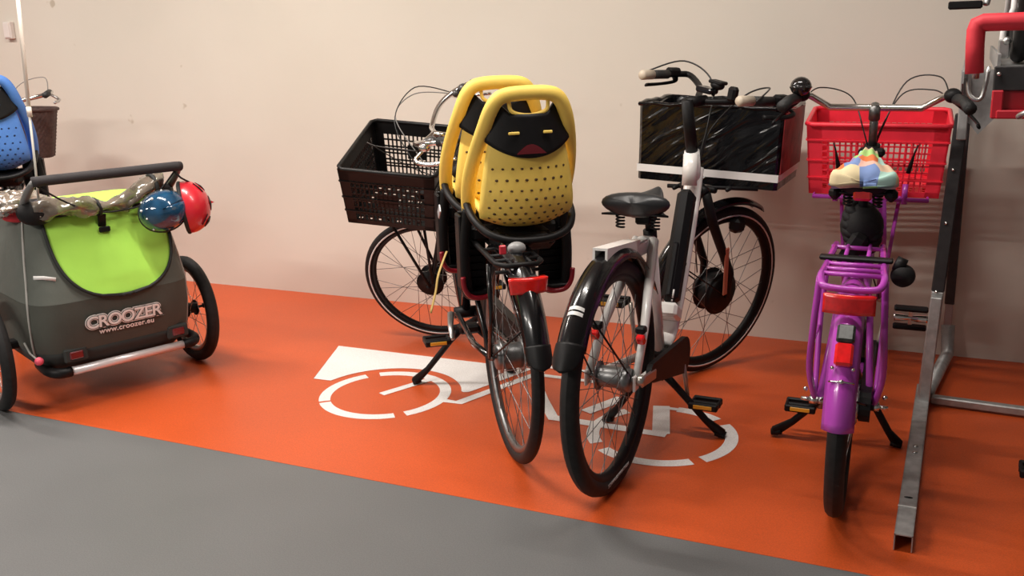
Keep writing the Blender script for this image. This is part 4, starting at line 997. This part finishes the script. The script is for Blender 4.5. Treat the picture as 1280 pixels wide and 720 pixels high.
# ------------------------------------------------------------------ generic simple bicycle
def city_bike(label, pose, col, kind='bicycle', steer_deg=0, sc=1., basket=False, with_front=True, rackz=True, crank=268, prefl=True):
    t = thing('bicycle', label, kind, pose.M.to_translation(), pose.rot)
    Wb, rf, ha, off = 1.08, .34, 69, .05
    axx, axz = Wb-off*math.sin(R(ha)), rf-off*math.cos(R(ha))
    ap = lambda L: Vector((axx-math.cos(R(ha))*L, 0, axz+math.sin(R(ha))*L))
    S = steer((axx, axz), ha, steer_deg)
    wheel(t, (0, 0, .34), .34, .022, 'rear_wheel', hub=(.035, .09)); wheel(t, (Wb, 0, rf), .34, .022, 'front_wheel', M=S, hub=(.03, .07))
    fender(t, (0, 0, .34), .375, .062, 30, 190, black, flap=8, stay=(160,)); fender(t, (Wb, 0, rf), .375, .06, 40, 180, black, name='front_fender', M=S)
    h0, h1 = ap(.46), ap(.64); bb = Vector((.46, 0, .28))
    f = G(); f.tube([h0-Vector((0, 0, .03)), h1], .020, 12).tube([h0+Vector((0, 0, .03)), bb], .018, 10).tube([h1-Vector((0, 0, .04)), (.36, 0, .60)], .015, 10).tube([bb, (.31, 0, .74)], .016, 10)
    for sg in (1, -1): f.tube([(0, sg*.062, .34), bb+Vector((0, sg*.03, 0))], .009, 8).tube([(0, sg*.062, .34), (.34, sg*.015, .62)], .008, 8)
    f.build('frame', col, t)
    f = G(S)
    for sg in (1, -1): f.tube([h0+Vector((0, sg*.045, -.03)), (Wb, sg*.056, rf)], .010, 8)
    f.tube([h0+Vector((0, .045, -.03)), h0+Vector((0, -.045, -.03))], .012, 8); f.build('fork', col, t)
    G().tube([(.31, 0, .74), (.29, 0, .86)], .0135, 10).build('seat_post', alu, t)
    saddle(t, (.16, 0, .91), .27, .18)
    f = G(S); f.tube([h1, ap(.82)], .013, 10); f.build('stem', chrome, t); c0 = ap(.82)
    f = G(S); f.tube([c0+Vector(p) for p in [(-.22, .26, .05), (-.08, .26, .06), (0, .17, .03), (.02, 0, 0), (0, -.17, .03), (-.08, -.26, .06), (-.22, -.26, .05)]], .011, 10, smooth=5); f.build('handlebar', chrome, t)
    for sg in (1, -1):
        G(S).tube([c0+Vector((-.12, sg*.26, .06)), c0+Vector((-.23, sg*.26, .05))], .016, 10).build('grip', grip_m, t)
        G(S).tube([c0+Vector((-.06, sg*.255, .045)), c0+Vector((-.07, sg*.295, .02)), c0+Vector((-.17, sg*.29, .01))], .007, 8, smooth=3).build('brake_lever', alu, t)
    cable(t, [c0+Vector((-.05, -.24, .05)), c0+Vector((.08, -.2, .13)), c0+Vector((.10, -.05, .06)), ap(.6)], S, m=cable_g)
    chaincase(t, (0, 0, .34), (.46, 0, .28))
    cranks(t, (.46, 0, .28), .165, crank, refl=prefl)
    g = G(); g.tube([(.30, .06, .70), (-.13, .065, .70), (-.15, .04, .70), (-.15, -.04, .70), (-.13, -.065, .70), (.30, -.06, .70)], .007, 8)
    for x in (-.08, .02, .12, .22): g.tube([(x, -.063, .70), (x, .063, .70)], .005, 6)
    for sg in (1, -1): g.tube([(-.05, sg*.065, .70), (0, sg*.066, .35)], .006, 8)
    g.build('luggage_rack', matte, t)
    G().box((-.165, 0, .66), (.025, .09, .045), b=.006).build('tail_light', redref, t)
    return t, S, c0, ap
BP = Pose((-4.0, 2.95), -47, 0)
b1, S1, c1, ap1 = city_bike('black bicycle with blue child seat at the left edge behind the trailer', BP, black, steer_deg=-8)
sC = child_seat('blue foam child seat at the left edge behind the trailer', (0, 0, 0), 0, blue)
attach(sC, BP, (.02, -.01, .775))
# brown basket on its handlebar
bk_ = thing('bicycle_basket', 'dark brown woven basket hanging in front of the chrome handlebar at left', 'basket')
Mb = BP.M @ S1 @ Matrix.Translation((1.03, -.03, .78)); bk_.location = Mb.to_translation(); bk_.rotation_euler = Mb.to_euler()
def bs(u, v):
    a = 2*pi*u; k = 1-.18*(1-v); c, s = math.cos(a), math.sin(a); wv = .003*math.sin(u*2*pi*30)*math.cos(v*pi*14)
    return ((.13+wv)*k*math.copysign(abs(c)**.5, c), (.175+wv)*k*math.copysign(abs(s)**.5, s), .26*v)
fixn(G().grid(bs, 120, 28, .007).build('basket_body', brownwicker, bk_))
G().tube([bs(k/40, 1) for k in range(40)], .010, 8, closed=True).build('basket_rim', brownwicker, bk_)
G().prism([(bs(k/24, .02)[0], bs(k/24, .02)[1]) for k in range(24)], (0, 0, .006), (1, 0, 0), (0, 1, 0), .008).build('basket_bottom', brownwicker, bk_)
# black bag and clear plastic bundle on the trailer front, red bag
bg = thing('plastic_bag', 'crumpled clear plastic bag lying on the front of the trailer at the left edge', 'bag', TP.w((-.06, .285, .79)))
random.seed(9)
def bag(u, v):
    a = 2*pi*u; p = pi*v; r_ = 1+.18*math.sin(5*a+3*p)+.12*math.sin(9*p+2*a)+.08*math.sin(13*a)
    return (.10*math.sin(p)*math.cos(a)*r_, .11*math.sin(p)*math.sin(a)*r_, .04*math.cos(p)*r_)
G().grid(bag, 36, 20).build('bag_body', clear, bg)
G().ball((.02, .03, -.045), .055, (1.2, 1.5, .5)).build('red_lining', redfoam, bg)

# ------------------------------------------------------------------ two-tier steel rack
rkx = -.057
ra = thing('bicycle_rack', 'galvanised steel two-tier bicycle rack with dark posts beside the purple bicycle', 'bicycle rack', (rkx, 3.5, 0))
def L(p): return (p[0]-rkx, p[1]-3.5, p[2])
def beam(a, b_, w, h, m, name, par=ra, holes=None):
    a, b_ = Vector(L(a)), Vector(L(b_)); d = b_-a; Ln = d.length; q = d.to_track_quat('Y', 'Z').to_matrix().to_4x4()
    M = Matrix.Translation((a+b_)/2) @ q
    o = G(M).box((0, 0, 0), (w, Ln, h), b=.004).build(name, m, par); return o
# foot rail: open channel, with slot and bright sleeve edge
fr_ = G(); A0 = Vector(L((-.060, 2.435, 0))); B0 = Vector(L((-.056, 3.62, 0)))
for sx in (-1, 1): fr_.add([], []) ; fr_.box(((A0.x+B0.x)/2+sx*.0215, (A0.y+B0.y)/2, .026), (.003, B0.y-A0.y, .046))
fr_.box(((A0.x+B0.x)/2, (A0.y+B0.y)/2, .0475), (.046, B0.y-A0.y, .003))
fo = fr_.build('foot_rail', galv, ra)
G().box(L((-.0585, 2.60, .0500)), (.047, .004, .003)).build('sleeve_edge', lettering, fo)
G().tube([L((-.0585, 2.66, .0485)), L((-.0585, 2.66, .0497))], .009, 14, flat=(1.3, .6)).build('slot', mat('slot_black', (.01, .01, .01), .8), fo)
g = G()
for y in (2.98, 3.03, 3.50): g.ball(L((-.058, y, .050)), .008, (1, 1, .5))
g.build('bolt', alu, fo)
G().box(L((-.0445, 3.47, .235)), (.036, .05, .38), rot=(0, .035, 0), b=.003).build('post_foot', galv, ra)
pst = G(Matrix.Translation(L((-.056, 3.50, .02)))  @ Matrix.Rotation(.048, 4, 'Y')).box((0, .0, .72), (.042, .055, .60), b=.004).build('post', darkpost, ra)
pst2 = G(Matrix.Translation(L((-.056, 3.50, .02)))  @ Matrix.Rotation(.048, 4, 'Y')).box((0, 0, .21), (.040, .052, .42), b=.004).build('post_lower', galv, ra)
g = G(Matrix.Translation(L((-.056, 3.50, .02)))  @ Matrix.Rotation(.048, 4, 'Y'))
for z in (.42, .66, .84, .97): g.ball((-.004, -.029, z), .006)
g.build('bolt', chrome, pst)
beam((.004, 4.085, .24), (.004, 4.085, 1.10), .036, .045, darkpost, 'rear_post'); 
G().box(L((.004, 4.085, .20)), (.03, .04, .10), b=.003).build('rear_post_foot', mat('pinkish_steel', (.4, .36, .36), .5, .4), ra)
g = G(); g.tube([L((-.045, 3.58, .03)), L((.012, 4.06, .035)), L((.006, 4.085, .15))], [.024, .024, .026], 12); g.build('diagonal_brace', galv, ra)
beam((-.03, 3.552, .022), (1.9, 3.44, .022), .034, .028, galv, 'floor_beam')
for x in (.62, 1.30):
    beam((x, 3.5, .05), (x+.04, 3.5, 1.15), .05, .042, darkpost, 'post')
    beam((x, 2.4, .025), (x, 3.62, .025), .045, .045, galv, 'foot_rail')
# gusset plate carrying the upper tray
g = G(); g.prism([(-0.02, 1.18), (0.117, 1.183), (0.127, 1.074), (0.043, 0.977), (0.017, 1.01), (-0.005, 1.023)], L((0, 3.46, 0)), (1, 0, 0), (0, 0, 1), .006); g.prism([(2.85, 1.20), (2.85, 1.17), (3.1, 1.165), (3.4, 1.10), (3.9, 1.10), (4.05, 1.20)], L((-.012, 0, 0)), (0, 1, 0), (0, 0, 1), .006); g.build('side_plate', galv, ra)
G().box(L((-.004, 3.46, 1.06)), (.03, .05, .20), b=.003).build('post_head', galv, ra)
G().tube([L((.004, 2.96, 1.22)), L((.004, 2.96, 1.15)), L((.018, 2.955, 1.125)), L((.040, 2.955, 1.13)), L((.05, 2.96, 1.21))], .006, 8, smooth=4).build('wire_hook', alu, ra)
# upper trays
for k, x in enumerate((.125, .78, 1.44)):
    o_ = G(); Y0 = 2.80
    o_.box(L((x, 3.42, 1.205)), (.10, 1.2, .012)); o_.box(L((x-.055, 3.42, 1.222)), (.008, 1.2, .045)); o_.box(L((x+.055, 3.42, 1.222)), (.008, 1.2, .045)); tray_ = o_.build('upper_tray', galv, ra)
    if k == 0:
        G().box(L((.215, 2.80, 1.185)), (.31, .018, .062), b=.003).build('tray_end_cover', darkpost, tray_)
        G().ball(L((.072, 2.788, 1.197)), .006).build('end_screw', chrome, tray_)
        q = G(); q.box(L((.0735, 2.80, 1.120)), (.027, .03, .072), b=.003); q.box(L((.14, 2.82, 1.128)), (.16, .02, .052), b=.002); q.box(L((.1375, 2.80, 1.095)), (.13, .04, .022), b=.003)
        q.build('red_end_block', mat('red_rack_plastic', (.5, .015, .03), .35), tray_)
for (x, yy, zz) in ((.006, 2.70, 1.33),):
    G().tube([L((x+.012, yy+.02, 1.19)), L((x+.012, yy+.01, 1.235))], .008, 10).build('handle_rod', alu, ra)
    G().tube([L((x+.008, yy, 1.203)), L((x+.004, yy, 1.27)), L((x+.0035, yy, 1.308)), L((x+.006, yy, 1.320)), L((x+.018, yy, 1.325)), L((x+.10, yy, 1.325)), L((x+.55, yy, 1.320)), L((x+.57, yy, 1.31)), L((x+.575, yy, 1.20))], .0215, 16).build('lift_handle_pad', redfoam, ra)
G().tube([L((.075, 3.0, 1.23)), L((.078, 3.0, 1.30)), L((.098, 3.0, 1.36)), L((.10, 3.05, 1.55)), L((.10, 3.3, 1.56)), L((.085, 3.33, 1.23))], .008, 8).build('wheel_hoop', lettering, ra)
G().ball(L((.088, 2.99, 1.275)), .012).box(L((.083, 3.0, 1.255)), (.03, .03, .05), b=.004).build('hoop_clamp', alu, ra)
# bicycle standing in the upper tray (its tyre, flap and pedal show)
UP = Pose((.125, 3.14, 1.212), 0, 0)
b2, *_ = city_bike('black bicycle on the upper tray of the rack, only its wheel and pedal showing', UP, white, crank=222, prefl=False)
# bicycle beyond the right edge whose pedal shows
RP = Pose((.415, 3.27), 180, 0)
b3, *_ = city_bike('dark bicycle at the right edge of the photo, only a black pedal showing', RP, black, crank=88)

# ------------------------------------------------------------------ lamps
# unseen bicycle added on next upper tray to shade floor and wall at right
UP2 = Pose((.78, 3.34, 1.212), 0, 0)
city_bike('unseen black bicycle added on the second upper tray to shade the right side', UP2, black)
def lamp(x, y, ln, ang, power, col=(1, .93, .86)):
    t = thing('ceiling_light', 'long fluorescent ceiling light fitting hung over the bicycle bays', 'ceiling light', (x, y, CZ-.06), (0, 0, R(ang)), 'fluorescent ceiling lights')
    G().box((0, 0, .03), (ln, .11, .05), b=.006).build('lamp_housing', mat('lamp_white', (.8, .8, .8), .4), t)
    G().tube([(-ln/2+.03, 0, -.01), (ln/2-.03, 0, -.01)], .014, 10).build('lamp_tube', mat('tube_glow', (1, 1, 1), .3, emis=(1, .9, .78), es=3.), t)
    l = bpy.data.lights.new('tube_light', 'AREA'); l.shape = 'RECTANGLE'; l.size = ln; l.size_y = .06; l.energy = power; l.color = col
    o = bpy.data.objects.new('tube_light', l); COL.objects.link(o); o.parent = t; o.location = (0, 0, -.03)
    return t
for a in LAMPS: lamp(*a)
wd = bpy.data.worlds.new('world'); scn.world = wd; wd.use_nodes = True; bgn = wd.node_tree.nodes['Background']
bgn.inputs['Color'].default_value = (1, .94, .89, 1); bgn.inputs['Strength'].default_value = WORLD

# ------------------------------------------------------------------ camera
cam = bpy.data.cameras.new('camera'); co_ = bpy.data.objects.new('camera', cam); COL.objects.link(co_)
yaw, pitch, roll = R(-25.384), R(14.5386), R(-1.8631)
f = Vector((math.sin(yaw)*math.cos(pitch), math.cos(yaw)*math.cos(pitch), -math.sin(pitch))); r_ = Vector((math.cos(yaw), -math.sin(yaw), 0)); u = r_.cross(f)
c, s = math.cos(roll), math.sin(roll); rr, uu = c*r_+s*u, -s*r_+c*u
co_.matrix_world = Matrix(((rr.x, uu.x, -f.x, 0), (rr.y, uu.y, -f.y, 0), (rr.z, uu.z, -f.z, 1.32), (0, 0, 0, 1)))
cam.sensor_width = 36; cam.lens = 1195/1280*36; cam.clip_start = .02
scn.camera = co_
vs_ = scn.view_settings; vs_.view_transform = 'Standard'; vs_.look = 'None'; vs_.gamma = 1; vs_.use_curve_mapping = False; vs_.exposure = EXPO
